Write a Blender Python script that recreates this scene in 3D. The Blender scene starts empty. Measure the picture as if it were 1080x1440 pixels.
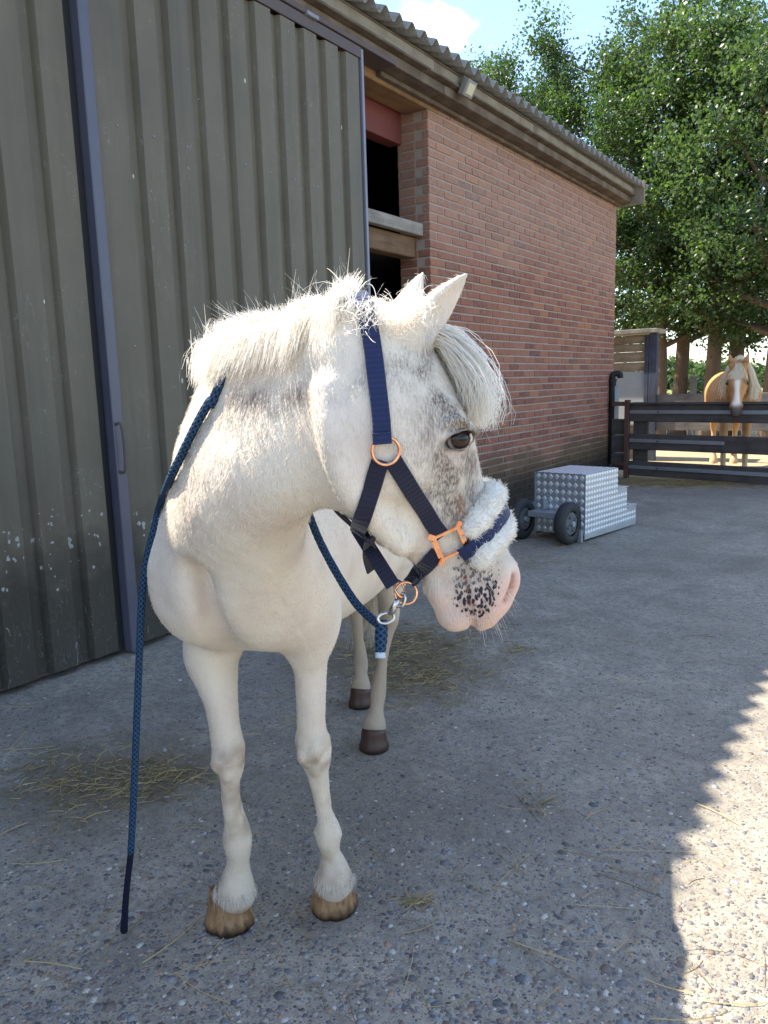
import bpy, bmesh, math, random
import numpy as np
from mathutils import Vector, Matrix

# ------------------------------------------------------------------ camera, sky, sun, exposure
scene = bpy.context.scene
COL = scene.collection
RES_W = 1080.0
FPX = 1090.0
CAM_H = 1.15
_p, _r, _y = math.radians(9.3), math.radians(1.7), math.radians(34.4)
FW = np.array([-math.sin(_y) * math.cos(_p), math.cos(_y) * math.cos(_p), -math.sin(_p)])
_rt0 = np.array([math.cos(_y), math.sin(_y), 0.0])
_up0 = np.cross(_rt0, FW)
RT = math.cos(_r) * _rt0 - math.sin(_r) * _up0
UP = math.cos(_r) * _up0 + math.sin(_r) * _rt0
CAM = np.array([0.0, 0.0, CAM_H])

cd = bpy.data.cameras.new('camera')
cam = bpy.data.objects.new('camera', cd)
COL.objects.link(cam)
cd.sensor_fit = 'HORIZONTAL'
cd.sensor_width = 36.0
cd.lens = 36.0 * FPX / RES_W
cd.clip_start = 0.02
cd.clip_end = 3000.0
cam.matrix_world = Matrix(((RT[0], UP[0], -FW[0], CAM[0]), (RT[1], UP[1], -FW[1], CAM[1]), (RT[2], UP[2], -FW[2], CAM[2]), (0, 0, 0, 1)))
scene.camera = cam

SUN_DIR = Vector((-2.29, -0.48, 3.28)).normalized()      # towards the sun
SUN_EL = math.asin(SUN_DIR.z)
SUN_AZ = math.atan2(SUN_DIR.x, SUN_DIR.y)                # clockwise from +Y
world = bpy.data.worlds.new('World')
scene.world = world
world.use_nodes = True
wn, wl = world.node_tree.nodes, world.node_tree.links
wn.clear()
w_out = wn.new('ShaderNodeOutputWorld')
w_bg = wn.new('ShaderNodeBackground')
w_bg.inputs['Strength'].default_value = 0.15
w_sky = wn.new('ShaderNodeTexSky')
w_sky.sky_type = 'NISHITA'
w_sky.sun_disc = False
w_sky.sun_elevation = SUN_EL
w_sky.sun_rotation = SUN_AZ
w_sky.altitude = 0.0
w_sky.air_density = 1.0
w_sky.dust_density = 0.7
w_sky.ozone_density = 2.2
# fair-weather cumulus, from noise on the view direction
w_tc = wn.new('ShaderNodeTexCoord')
w_map = wn.new('ShaderNodeMapping')
w_map.inputs['Scale'].default_value = (1.0, 1.0, 1.6)
w_map.inputs['Location'].default_value = (0.35, 0.1, -0.10)
w_map.inputs['Rotation'].default_value = (0.0, 0.0, math.radians(-11.5))
w_noise = wn.new('ShaderNodeTexNoise')
w_noise.inputs['Scale'].default_value = 3.1
w_noise.inputs['Detail'].default_value = 9.0
w_noise.inputs['Roughness'].default_value = 0.55
w_ramp = wn.new('ShaderNodeValToRGB')
w_ramp.color_ramp.elements[0].position = 0.56
w_ramp.color_ramp.elements[1].position = 0.66
w_mix = wn.new('ShaderNodeMix')
w_mix.data_type = 'RGBA'
wl.new(w_tc.outputs['Generated'], w_map.inputs['Vector'])
wl.new(w_map.outputs['Vector'], w_noise.inputs['Vector'])
wl.new(w_noise.outputs['Fac'], w_ramp.inputs['Fac'])
wl.new(w_ramp.outputs['Color'], w_mix.inputs['Factor'])
wl.new(w_sky.outputs['Color'], w_mix.inputs['A'])
w_mix.inputs['B'].default_value = (5.6, 5.8, 6.2, 1)
wl.new(w_mix.outputs['Result'], w_bg.inputs['Color'])
wl.new(w_bg.outputs['Background'], w_out.inputs['Surface'])

sun_d = bpy.data.lights.new('sun', 'SUN')
sun_d.energy = 4.6
sun_d.angle = math.radians(0.53)
sun_d.color = (1.0, 0.93, 0.80)
sun = bpy.data.objects.new('sun', sun_d)
COL.objects.link(sun)
sun.location = SUN_DIR * 50
sun.rotation_euler = (-SUN_DIR).to_track_quat('-Z', 'Y').to_euler()

scene.view_settings.view_transform = 'Standard'
scene.view_settings.look = 'None'
scene.view_settings.gamma = 1.0
scene.view_settings.use_curve_mapping = False
scene.view_settings.exposure = 1.54
scene.cycles.max_bounces = 8
scene.cycles.use_denoising = True

# ------------------------------------------------------------------ helpers
rng = np.random.default_rng(7)
random.seed(7)

def ray(x, y):
    return FW + RT * (x - 540) / FPX - UP * (y - 720) / FPX
def on_plane(x, y, axis, value):
    d = ray(x, y); t = (value - CAM[axis]) / d[axis]
    return CAM + t * d
def on_ground(x, y, z=0.0): return on_plane(x, y, 2, z)

def link(o, parent=None):
    COL.objects.link(o)
    if parent is not None: o.parent = parent
    return o
def mesh_obj(name, verts, faces, mat, parent=None, smooth=False, matrix=None):
    me = bpy.data.meshes.new(name)
    me.from_pydata([tuple(map(float, v)) for v in verts], [], faces)
    me.update()
    if smooth: me.shade_smooth()
    o = bpy.data.objects.new(name, me)
    if mat is not None: me.materials.append(mat)
    link(o, parent)
    if matrix is not None: o.matrix_local = matrix
    return o
def np_mesh(name, V, F, smooth=True):
    """fast mesh from numpy arrays, F (n,3) or (n,4)"""
    V = np.asarray(V, np.float32); F = np.asarray(F, np.int32)
    me = bpy.data.meshes.new(name)
    me.vertices.add(len(V)); me.vertices.foreach_set('co', V.ravel())
    k = F.shape[1]
    me.loops.add(F.size); me.loops.foreach_set('vertex_index', F.ravel())
    me.polygons.add(len(F)); me.polygons.foreach_set('loop_start', np.arange(0, F.size, k, dtype=np.int32))
    me.update(calc_edges=True)
    if smooth: me.shade_smooth()
    return me
def obj_from(name, me, mat, parent=None):
    o = bpy.data.objects.new(name, me)
    if mat is not None and not me.materials: me.materials.append(mat)
    return link(o, parent)
def bm_obj(name, bm, mat, parent=None, smooth=False):
    me = bpy.data.meshes.new(name)
    bm.normal_update(); bm.to_mesh(me); bm.free()
    if smooth: me.shade_smooth()
    return obj_from(name, me, mat, parent)
def tag(o, label=None, cat=None, group=None, kind=None):
    if label: o['label'] = label
    if cat: o['category'] = cat
    if group: o['group'] = group
    if kind: o['kind'] = kind
    return o
def empty(name, loc=(0, 0, 0), rz=0.0):
    o = bpy.data.objects.new(name, None)
    o.empty_display_size = 0.1
    o.location = tuple(map(float, loc)); o.rotation_euler = (0, 0, rz)
    return link(o)
def bm_box(bm, x0, x1, y0, y1, z0, z1, bevel=0.0):
    m = Matrix.Translation(((x0 + x1) / 2, (y0 + y1) / 2, (z0 + z1) / 2)) @ Matrix.Diagonal((abs(x1 - x0), abs(y1 - y0), abs(z1 - z0), 1))
    r = bmesh.ops.create_cube(bm, size=1.0, matrix=m)
    if bevel > 0:
        es = list({e for v in r['verts'] for e in v.link_edges})
        bmesh.ops.bevel(bm, geom=es, offset=bevel, segments=1, affect='EDGES', clamp_overlap=True)
def box(name, x0, x1, y0, y1, z0, z1, mat, parent=None, bevel=0.0):
    """box whose object sits at its own centre"""
    bm = bmesh.new()
    cx, cy, cz = (x0 + x1) / 2, (y0 + y1) / 2, (z0 + z1) / 2
    bm_box(bm, x0 - cx, x1 - cx, y0 - cy, y1 - cy, z0 - cz, z1 - cz, bevel)
    o = bm_obj(name, bm, mat, parent)
    o.location = (cx, cy, cz)
    return o
def catmull(P, n):
    """resample control rows P (k, d) to n rows with a Catmull-Rom spline"""
    P = np.asarray(P, float); k = len(P)
    u = np.linspace(0, k - 1, n); i = np.minimum(u.astype(int), k - 2); t = (u - i)[:, None]
    p1, p2 = P[i], P[i + 1]
    p0 = np.where((i > 0)[:, None], P[np.maximum(i - 1, 0)], 2 * p1 - p2)
    p3 = np.where((i < k - 2)[:, None], P[np.minimum(i + 2, k - 1)], 2 * p2 - p1)
    return 0.5 * (2 * p1 + (p2 - p0) * t + (2 * p0 - 5 * p1 + 4 * p2 - p3) * t ** 2 + (3 * p1 - p0 - 3 * p2 + p3) * t ** 3)
def frames(P, up=(0, 0, 1)):
    """tangent / side / normal along a polyline, parallel transported"""
    P = np.asarray(P, float)
    T = np.gradient(P, axis=0); T /= np.linalg.norm(T, axis=1)[:, None] + 1e-12
    N = np.zeros_like(T); u = np.asarray(up, float)
    n = u - T[0] * (u @ T[0])
    if np.linalg.norm(n) < 1e-4: n = np.array([1., 0, 0]) - T[0] * T[0][0]
    N[0] = n / np.linalg.norm(n)
    for i in range(1, len(P)):
        n = N[i - 1] - T[i] * (N[i - 1] @ T[i]); N[i] = n / (np.linalg.norm(n) + 1e-12)
    return T, np.cross(T, N), N
def tube(P, R, seg=8, up=(0, 0, 1), flat=None, caps=True):
    """verts, faces of a tube along P; R radius per point; flat = (side, normal) scales"""
    P = np.asarray(P, float); R = np.broadcast_to(np.asarray(R, float), (len(P),))
    T, S, N = frames(P, up)
    fs, fn = flat if flat else (1, 1)
    ang = np.arange(seg) * 2 * math.pi / seg
    V = (P[:, None] + R[:, None, None] * (fs * np.cos(ang)[None, :, None] * S[:, None] + fn * np.sin(ang)[None, :, None] * N[:, None])).reshape(-1, 3)
    F = []
    for i in range(len(P) - 1):
        for j in range(seg):
            k = (j + 1) % seg
            F.append((i * seg + j, i * seg + k, (i + 1) * seg + k, (i + 1) * seg + j))
    if caps:
        F.append(tuple(range(seg - 1, -1, -1))); b = (len(P) - 1) * seg
        F.append(tuple(range(b, b + seg)))
    return V, F

class NT:
    """small wrapper to write shader graphs"""
    def __init__(self, name):
        self.m = bpy.data.materials.new(name); self.m.use_nodes = True
        self.n, self.l = self.m.node_tree.nodes, self.m.node_tree.links
        self.b = self.n['Principled BSDF']
    def node(self, t, **kw):
        nd = self.n.new(t)
        for k, v in kw.items():
            if hasattr(nd, k) and k not in nd.inputs: setattr(nd, k, v)
            else: self.set(nd, k, v)
        return nd
    def set(self, nd, key, v):
        s = nd.inputs[key] if not isinstance(key, int) else nd.inputs[key]
        if isinstance(v, bpy.types.NodeSocket): self.l.new(v, s)
        elif isinstance(v, (tuple, list)) and len(v) == 3 and s.type == 'RGBA': s.default_value = (*v, 1)
        else: s.default_value = v
    def coord(self, out='Object'): return self.node('ShaderNodeTexCoord').outputs[out]
    def geo(self): return self.node('ShaderNodeNewGeometry')
    def mapping(self, vec, scale=(1, 1, 1), loc=(0, 0, 0), rot=(0, 0, 0)):
        nd = self.n.new('ShaderNodeMapping')
        self.l.new(vec, nd.inputs['Vector'])
        nd.inputs['Scale'].default_value = scale; nd.inputs['Location'].default_value = loc; nd.inputs['Rotation'].default_value = rot
        return nd.outputs['Vector']
    def noise(self, vec, scale, detail=4, rough=0.55, dist=0.0, out='Fac'):
        nd = self.n.new('ShaderNodeTexNoise')
        if vec is not None: self.l.new(vec, nd.inputs['Vector'])
        nd.inputs['Scale'].default_value = scale; nd.inputs['Detail'].default_value = detail
        nd.inputs['Roughness'].default_value = rough; nd.inputs['Distortion'].default_value = dist
        return nd.outputs[out]
    def vor(self, vec, scale, feature='F1', out='Distance', rnd=1.0):
        nd = self.n.new('ShaderNodeTexVoronoi'); nd.feature = feature
        if vec is not None: self.l.new(vec, nd.inputs['Vector'])
        nd.inputs['Scale'].default_value = scale; nd.inputs['Randomness'].default_value = rnd
        return nd.outputs[out]
    def ramp(self, fac, stops, interp='LINEAR'):
        nd = self.n.new('ShaderNodeValToRGB'); cr = nd.color_ramp; cr.interpolation = interp
        while len(cr.elements) < len(stops): cr.elements.new(0.5)
        for e, (p, c) in zip(cr.elements, stops):
            e.position = p; e.color = (*c, 1) if isinstance(c, (tuple, list)) else (c, c, c, 1)
        self.l.new(fac, nd.inputs['Fac'])
        return nd.outputs['Color']
    def mix(self, fac, a, b, mode='MIX'):
        nd = self.n.new('ShaderNodeMix'); nd.data_type = 'RGBA'; nd.blend_type = mode
        self.set(nd, 0, fac); self.set(nd, 6, a); self.set(nd, 7, b)
        return nd.outputs[2]
    def math(self, op, a, b=0.5, c=0.0):
        nd = self.n.new('ShaderNodeMath'); nd.operation = op
        self.set(nd, 0, a); self.set(nd, 1, b); self.set(nd, 2, c)
        return nd.outputs[0]
    def attr(self, name, out='Fac'):
        nd = self.n.new('ShaderNodeAttribute'); nd.attribute_name = name
        return nd.outputs[out]
    def sep(self, vec):
        nd = self.n.new('ShaderNodeSeparateXYZ'); self.l.new(vec, nd.inputs[0]); return nd.outputs
    def bump(self, h, strength=0.3, dist=0.01, normal=None):
        nd = self.n.new('ShaderNodeBump'); nd.inputs['Strength'].default_value = strength; nd.inputs['Distance'].default_value = dist
        self.l.new(h, nd.inputs['Height'])
        if normal is not None: self.l.new(normal, nd.inputs['Normal'])
        self.l.new(nd.outputs[0], self.b.inputs['Normal'])
        return nd.outputs[0]
    def out(self, color=None, rough=None, metal=None, spec=None, **kw):
        if color is not None: self.set(self.b, 'Base Color', color)
        if rough is not None: self.set(self.b, 'Roughness', rough)
        if metal is not None: self.set(self.b, 'Metallic', metal)
        if spec is not None: self.set(self.b, 'Specular IOR Level', spec)
        for k, v in kw.items(): self.set(self.b, k, v)
        return self.m
def obj_rand(nt):
    return nt.node('ShaderNodeObjectInfo').outputs['Random']
def set_attr(me, name, arr):
    at = me.attributes.new(name, 'FLOAT', 'POINT')
    at.data.foreach_set('value', np.asarray(arr, np.float32))
# ------------------------------------------------------------------ animal bodies: one continuous skin grown from a distance field
class Field:
    def __init__(self, gx, gy, gz):
        self.g = [np.asarray(g, np.float32) for g in (gx, gy, gz)]
        self.v = np.full([len(g) for g in self.g], 0.5, np.float32)
    def window(self, lo, hi):
        s = []
        for g, a, b in zip(self.g, lo, hi):
            i, j = np.searchsorted(g, a), np.searchsorted(g, b)
            s.append(slice(max(i - 1, 0), max(min(j + 1, len(g)), max(i - 1, 0) + 1)))
        s = tuple(s)
        X, Y, Z = np.meshgrid(self.g[0][s[0]], self.g[1][s[1]], self.g[2][s[2]], indexing='ij', sparse=True)
        return s, X, Y, Z
    def blend(self, s, d, k, sub=False):
        a = self.v[s]
        if sub:
            h = np.clip(0.5 - 0.5 * (a + d) / k, 0, 1); self.v[s] = a + (-d - a) * h + k * h * (1 - h)
        else:
            h = np.clip(0.5 + 0.5 * (a - d) / k, 0, 1); self.v[s] = a + (d - a) * h - k * h * (1 - h)
    def tube(self, nodes, k=0.03, up=(0, 0, 1), n=None, sub=False, power=2.0, egg=0.0):
        """nodes rows: x,y,z, half-size across, half-size along 'up' """
        N = np.asarray(nodes, float)
        n = n or 4 * (len(N) - 1) + 1
        Q = catmull(N, n); Q[:, 3:] = np.maximum(Q[:, 3:], 0.002)
        pad = k + 0.02
        r = Q[:, 3:5].max(1)[:, None]
        lo, hi = (Q[:, :3] - r).min(0) - pad, (Q[:, :3] + r).max(0) + pad
        s0, X, Y, Z = self.window(lo, hi)
        acc = np.full(np.broadcast_shapes(X.shape, Y.shape, Z.shape), 0.5, np.float32)
        base = [q.start for q in s0]
        for i in range(n - 1):
            a, b = Q[i], Q[i + 1]
            rr = max(a[3:5].max(), b[3:5].max()) + pad
            s, x, y, z = self.window(np.minimum(a[:3], b[:3]) - rr, np.maximum(a[:3], b[:3]) + rr)
            e = b[:3] - a[:3]; ln = np.linalg.norm(e)
            if ln < 1e-6: continue
            e = e / ln
            u = np.asarray(up(i / (n - 1)) if callable(up) else up, float)
            u = u - e * (u @ e); u /= np.linalg.norm(u); w = np.cross(e, u)
            px, py, pz = x - a[0], y - a[1], z - a[2]
            t = px * e[0] + py * e[1] + pz * e[2]
            tc = np.clip(t / ln, 0, 1)
            ex = t - tc * ln
            cu = px * u[0] + py * u[1] + pz * u[2]
            cw = px * w[0] + py * w[1] + pz * w[2]
            ra = a[3] + (b[3] - a[3]) * tc; rb = a[4] + (b[4] - a[4]) * tc
            rm = np.minimum(ra, rb)
            if egg: ra = ra * (1 - egg * np.clip(cu / rb, -1, 1))
            if power == 2.0: q = np.sqrt((cw / ra) ** 2 + (cu / rb) ** 2 + (ex / rm) ** 2)
            else: q = (np.abs(cw / ra) ** power + np.abs(cu / rb) ** power + np.abs(ex / rm) ** power) ** (1 / power)
            d = (q - 1) * rm
            ss = tuple(slice(max(q_.start - b_, 0), max(q_.stop - b_, 0)) for q_, b_ in zip(s, base))
            tgt = acc[ss]; m = [min(p, q_) for p, q_ in zip(tgt.shape, d.shape)]
            o = [max(b_ - q_.start, 0) for q_, b_ in zip(s, base)]
            d = d[o[0]:o[0] + tgt.shape[0], o[1]:o[1] + tgt.shape[1], o[2]:o[2] + tgt.shape[2]]
            tgt = tgt[:d.shape[0], :d.shape[1], :d.shape[2]]
            np.minimum(tgt, d, out=tgt)
        self.blend(s0, acc, k, sub)
    def ell(self, c, r, R=None, k=0.02, sub=False):
        """ellipsoid: centre, radii, rows of R = local axes"""
        c = np.asarray(c, float); r = np.asarray(r, float); m = r.max() + k + 0.01
        s, X, Y, Z = self.window(c - m, c + m)
        X, Y, Z = X - c[0], Y - c[1], Z - c[2]
        R = np.eye(3) if R is None else np.asarray(R)
        q = [(X * R[i][0] + Y * R[i][1] + Z * R[i][2]) / r[i] for i in range(3)]
        k0 = np.sqrt(q[0] ** 2 + q[1] ** 2 + q[2] ** 2)
        k1 = np.sqrt((q[0] / r[0]) ** 2 + (q[1] / r[1]) ** 2 + (q[2] / r[2]) ** 2) + 1e-6
        self.blend(s, k0 * (k0 - 1) / k1, k, sub)
    def surface(self, smooth=2):
        """naive surface nets on the rectilinear grid"""
        v = self.v; nx, ny, nz = v.shape
        ins = v < 0
        c = ins[:-1, :-1, :-1].astype(np.int8)
        for d in ((1, 0, 0), (0, 1, 0), (0, 0, 1), (1, 1, 0), (1, 0, 1), (0, 1, 1), (1, 1, 1)):
            c += ins[d[0]:nx - 1 + d[0], d[1]:ny - 1 + d[1], d[2]:nz - 1 + d[2]]
        I, J, K = np.nonzero((c > 0) & (c < 8))
        idx = np.full(c.shape, -1, np.int32); idx[I, J, K] = np.arange(len(I))
        P = np.zeros((len(I), 3)); W = np.zeros(len(I))
        corners = [(a, b, d) for a in (0, 1) for b in (0, 1) for d in (0, 1)]
        for p in corners:
            for ax in range(3):
                if p[ax]: continue
                q = list(p); q[ax] = 1
                va = v[I + p[0], J + p[1], K + p[2]]; vb = v[I + q[0], J + q[1], K + q[2]]
                m = (va < 0) != (vb < 0)
                t = np.where(m, va / np.where(m, va - vb, 1), 0)
                xyz = np.stack([self.g[0][I + p[0]], self.g[1][J + p[1]], self.g[2][K + p[2]]], 1).astype(float)
                g = self.g[ax]; ii = (I, J, K)[ax]
                xyz[:, ax] += t * (g[ii + 1] - g[ii])
                P += np.where(m[:, None], xyz, 0); W += m
        P /= W[:, None]
        F = []
        for ax in range(3):
            b, d = [(1, 2), (2, 0), (0, 1)][ax]
            sl0 = [slice(1, -1)] * 3; sl1 = [slice(1, -1)] * 3
            sl0[ax] = slice(0, -1); sl1[ax] = slice(1, None)
            A, B = ins[tuple(sl0)], ins[tuple(sl1)]
            for flip, mask in ((False, A & ~B), (True, ~A & B)):
                w = np.array(np.nonzero(mask)).T
                if not len(w): continue
                w[:, [b, d]] += 1
                def at(db, dd):
                    q = w.copy(); q[:, b] -= db; q[:, d] -= dd
                    return idx[q[:, 0], q[:, 1], q[:, 2]]
                quad = np.stack([at(1, 1), at(0, 1), at(0, 0), at(1, 0)], 1)
                F.append(quad[:, ::-1] if flip else quad)
        F = np.concatenate(F)
        F = F[(F >= 0).all(1)]
        E = np.concatenate([F[:, [0, 1]], F[:, [1, 2]], F[:, [2, 3]], F[:, [3, 0]]])
        deg = np.bincount(E.ravel(), minlength=len(P))[:, None] + 1e-9
        for _ in range(smooth):
            S = np.zeros_like(P)
            for ax in range(3):
                S[:, ax] = np.bincount(E[:, 0], P[E[:, 1], ax], len(P)) + np.bincount(E[:, 1], P[E[:, 0], ax], len(P))
            P = 0.45 * P + 0.55 * S / deg
        return P, F
def axis_grid(*pieces):
    """pieces (start, stop, step) joined into one axis"""
    return np.unique(np.concatenate([np.arange(a, b, s) for a, b, s in pieces]).round(5))
def smooth01(x, a, b):
    t = np.clip((np.asarray(x, float) - a) / (b - a), 0, 1); return t * t * (3 - 2 * t)
def vnormals(V, F):
    n = np.cross(V[F[:, 2]] - V[F[:, 0]], V[F[:, 3]] - V[F[:, 1]])
    N = np.zeros_like(V)
    for c in range(4):
        for ax in range(3): N[:, ax] += np.bincount(F[:, c], n[:, ax], len(V))
    return N / (np.linalg.norm(N, axis=1)[:, None] + 1e-12)
# ---- smooth value noise, and hair as tapered ribbons
def pnoise(P, f, seed=0):
    """cheap smooth value noise"""
    q = np.asarray(P) * f + seed * 17.31; i = np.floor(q).astype(np.int64); t = q - i; t = t * t * (3 - 2 * t)
    def hsh(a, b, c):
        n = (a * 374761393 + b * 668265263 + c * 2147483647 + seed * 1013904223) & 0x7fffffff
        n = ((n ^ (n >> 13)) * 1274126177) & 0x7fffffff
        return ((n ^ (n >> 16)) & 0xffff) / 65535.0
    r = 0
    for dx in (0, 1):
        for dy in (0, 1):
            for dz in (0, 1):
                w = (t[:, 0] if dx else 1 - t[:, 0]) * (t[:, 1] if dy else 1 - t[:, 1]) * (t[:, 2] if dz else 1 - t[:, 2])
                r = r + w * hsh(i[:, 0] + dx, i[:, 1] + dy, i[:, 2] + dz)
    return r
def fbm(P, f, seed=0, o=3):
    return sum(pnoise(P, f * 2 ** k, seed + k) * .5 ** k for k in range(o)) / sum(.5 ** k for k in range(o))
def ribbons(paths, w0, w1, view=None):
    """paths (n, k, 3) -> verts, quads; each strand a flat ribbon with a random roll"""
    n, k, _ = paths.shape
    T = np.gradient(paths, axis=1); T /= np.linalg.norm(T, axis=2)[..., None] + 1e-9
    R = rng.normal(size=(n, 1, 3)); S = np.cross(T, R); S /= np.linalg.norm(S, axis=2)[..., None] + 1e-9
    w0 = np.broadcast_to(np.asarray(w0, float), (n,)); w = w0[:, None] * np.linspace(1, w1, k)[None]
    A, B = paths - S * w[..., None] / 2, paths + S * w[..., None] / 2
    V = np.stack([A, B], 2).reshape(-1, 3)
    b = (np.arange(n) * k * 2)[:, None] + (np.arange(k - 1) * 2)[None]
    Fq = np.stack([b, b + 1, b + 3, b + 2], -1).reshape(-1, 4)
    return V, Fq
def hair_material(name, c1, c2, trans=.35):
    t = NT(name)
    c = t.mix(t.attr('tone'), c1, c2)
    d = t.node('ShaderNodeBsdfDiffuse'); t.set(d, 'Color', c)
    tr = t.node('ShaderNodeBsdfTranslucent'); t.set(tr, 'Color', c)
    gl = t.node('ShaderNodeBsdfGlossy'); t.set(gl, 'Color', (.9, .88, .84)); t.set(gl, 'Roughness', .45)
    m1 = t.node('ShaderNodeMixShader'); m1.inputs[0].default_value = trans; t.l.new(d.outputs[0], m1.inputs[1]); t.l.new(tr.outputs[0], m1.inputs[2])
    m2 = t.node('ShaderNodeMixShader'); m2.inputs[0].default_value = .05; t.l.new(m1.outputs[0], m2.inputs[1]); t.l.new(gl.outputs[0], m2.inputs[2])
    t.l.new(m2.outputs[0], t.n['Material Output'].inputs['Surface'])
    return t.m
def hair_obj(name, paths, w0, w1, mat, parent, tone):
    V, Fq = ribbons(paths, w0, w1)
    me = np_mesh(name, V, Fq)
    set_attr(me, 'tone', np.repeat(tone, paths.shape[1] * 2))
    return obj_from(name, me, mat, parent)
def bez(P, k):
    """P (n, m, 3) control points -> (n, k, 3)"""
    m = P.shape[1]; t = np.linspace(0, 1, k)
    B = np.stack([math.comb(m - 1, i) * t ** i * (1 - t) ** (m - 1 - i) for i in range(m)], 1)
    return np.einsum('ki,nij->nkj', B, P)
# ------------------------------------------------------------------ ground
WX = -2.98            # face of the brick wall
DX = -2.83            # face of the sliding doors
def concrete():
    t = NT('exposed_aggregate'); co = t.coord('Object')
    big = t.noise(co, .9, 6, .6); mid = t.noise(co, 6, 6, .65); fine = t.noise(co, 90, 4, .7); grit = t.noise(co, 420, 2, .6)
    base = t.mix(t.ramp(big, [(.35, 0.), (.65, 1.)]), (.290, .250, .186), (.500, .440, .342))
    base = t.mix(t.ramp(mid, [(.35, .6), (.65, 0.)]), base, (.20, .178, .145))
    base = t.mix(t.ramp(t.noise(co, 32, 4, .7), [(.40, .55), (.56, 0.)]), base, (.17, .150, .125))
    base = t.mix(t.math('MULTIPLY', t.ramp(grit, [(.35, 1.), (.5, 0.)]), .6), base, (.085, .080, .076))
    wob = t.node('ShaderNodeVectorMath', operation='MULTIPLY_ADD'); t.l.new(t.noise(co, 60, 2, .5, out='Color'), wob.inputs[0]); wob.inputs[1].default_value = (.018, .018, .018); t.l.new(co, wob.inputs[2])
    hgt = t.math('MULTIPLY', fine, .5)
    for sc, th, keep in ((62, .36, .50), (120, .38, .42), (230, .42, .40)):
        v = t.node('ShaderNodeTexVoronoi'); t.l.new(wob.outputs[0], v.inputs['Vector']); v.inputs['Scale'].default_value = sc
        r, g, b = t.sep(v.outputs['Color'])
        inside = t.ramp(t.math('SUBTRACT', t.math('MULTIPLY_ADD', g, .14, th - .1), v.outputs['Distance']), [(0., 0.), (.07, 1.)])
        inside = t.math('MULTIPLY', inside, t.math('LESS_THAN', b, keep))
        pc = t.ramp(r, [(0., (.075, .070, .070)), (.2, (.14, .13, .125)), (.38, (.20, .16, .13)), (.52, (.36, .32, .27)), (.66, (.17, .155, .15)), (.78, (.31, .21, .135)), (.88, (.26, .25, .25)), (1., (.52, .48, .42))], 'CONSTANT')
        base = t.mix(inside, base, pc)
        hgt = t.math('ADD', hgt, t.math('MULTIPLY', inside, 30. / sc))
    base = t.mix(t.ramp(t.noise(co, 1.9, 5, .65, .6), [(.50, 0.), (.66, .42)]), base, (.135, .118, .095))
    # brown dung-and-straw stains where the ponies stand
    for (px, py, rx) in STAINS:
        p = on_ground(px, py)
        d = t.node('ShaderNodeVectorMath', operation='DISTANCE'); t.l.new(co, d.inputs[0]); d.inputs[1].default_value = (p[0], p[1], 0.0)
        f = t.ramp(t.math('ADD', d.outputs['Value'], t.math('MULTIPLY', t.math('SUBTRACT', t.noise(co, 7, 5, .7), .5), rx * 1.6)), [(rx * .25, .75), (rx, 0.)])
        base = t.mix(f, base, t.mix(fine, (.10, .075, .042), (.17, .13, .072)))
    t.bump(hgt, .55, .006)
    return t.out(base, .82, spec=.3)
STAINS = ((165, 1095, .42), (575, 935, .55), (560, 905, .35))
def ground_mat():
    t = NT('meadow'); co = t.coord('Object'); n = t.noise(co, .25, 5, .6); n2 = t.noise(co, 9, 5, .7)
    c = t.mix(n, (.16, .19, .06), (.30, .27, .10)); c = t.mix(t.math('MULTIPLY', n2, .6), c, (.10, .12, .035))
    t.bump(n2, .6, .05)
    return t.out(c, .9, spec=.1)
def sand_mat():
    t = NT('sand'); co = t.coord('Object'); n = t.noise(co, 1.3, 5, .6); n2 = t.noise(co, 30, 6, .75)
    c = t.mix(n, (.42, .33, .20), (.56, .45, .29)); c = t.mix(t.ramp(n2, [(.35, .7), (.6, 0.)]), c, (.23, .165, .09))
    t.bump(n2, .9, .03)
    return t.out(c, .95, spec=.1)
def sheet(name, x0, x1, y0, y1, z, mat):
    o = mesh_obj(name, [(x0, y0, z), (x1, y0, z), (x1, y1, z), (x0, y1, z)], [(0, 1, 2, 3)], mat); o['kind'] = 'structure'; return o
sheet('ground', -700, 700, -300, 1500, -.012, ground_mat())
sheet('yard', -14, 30, -12, 8.95, 0.0, concrete())
sheet('paddock', -14, 30, 8.952, 26, -.004, sand_mat())

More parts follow.
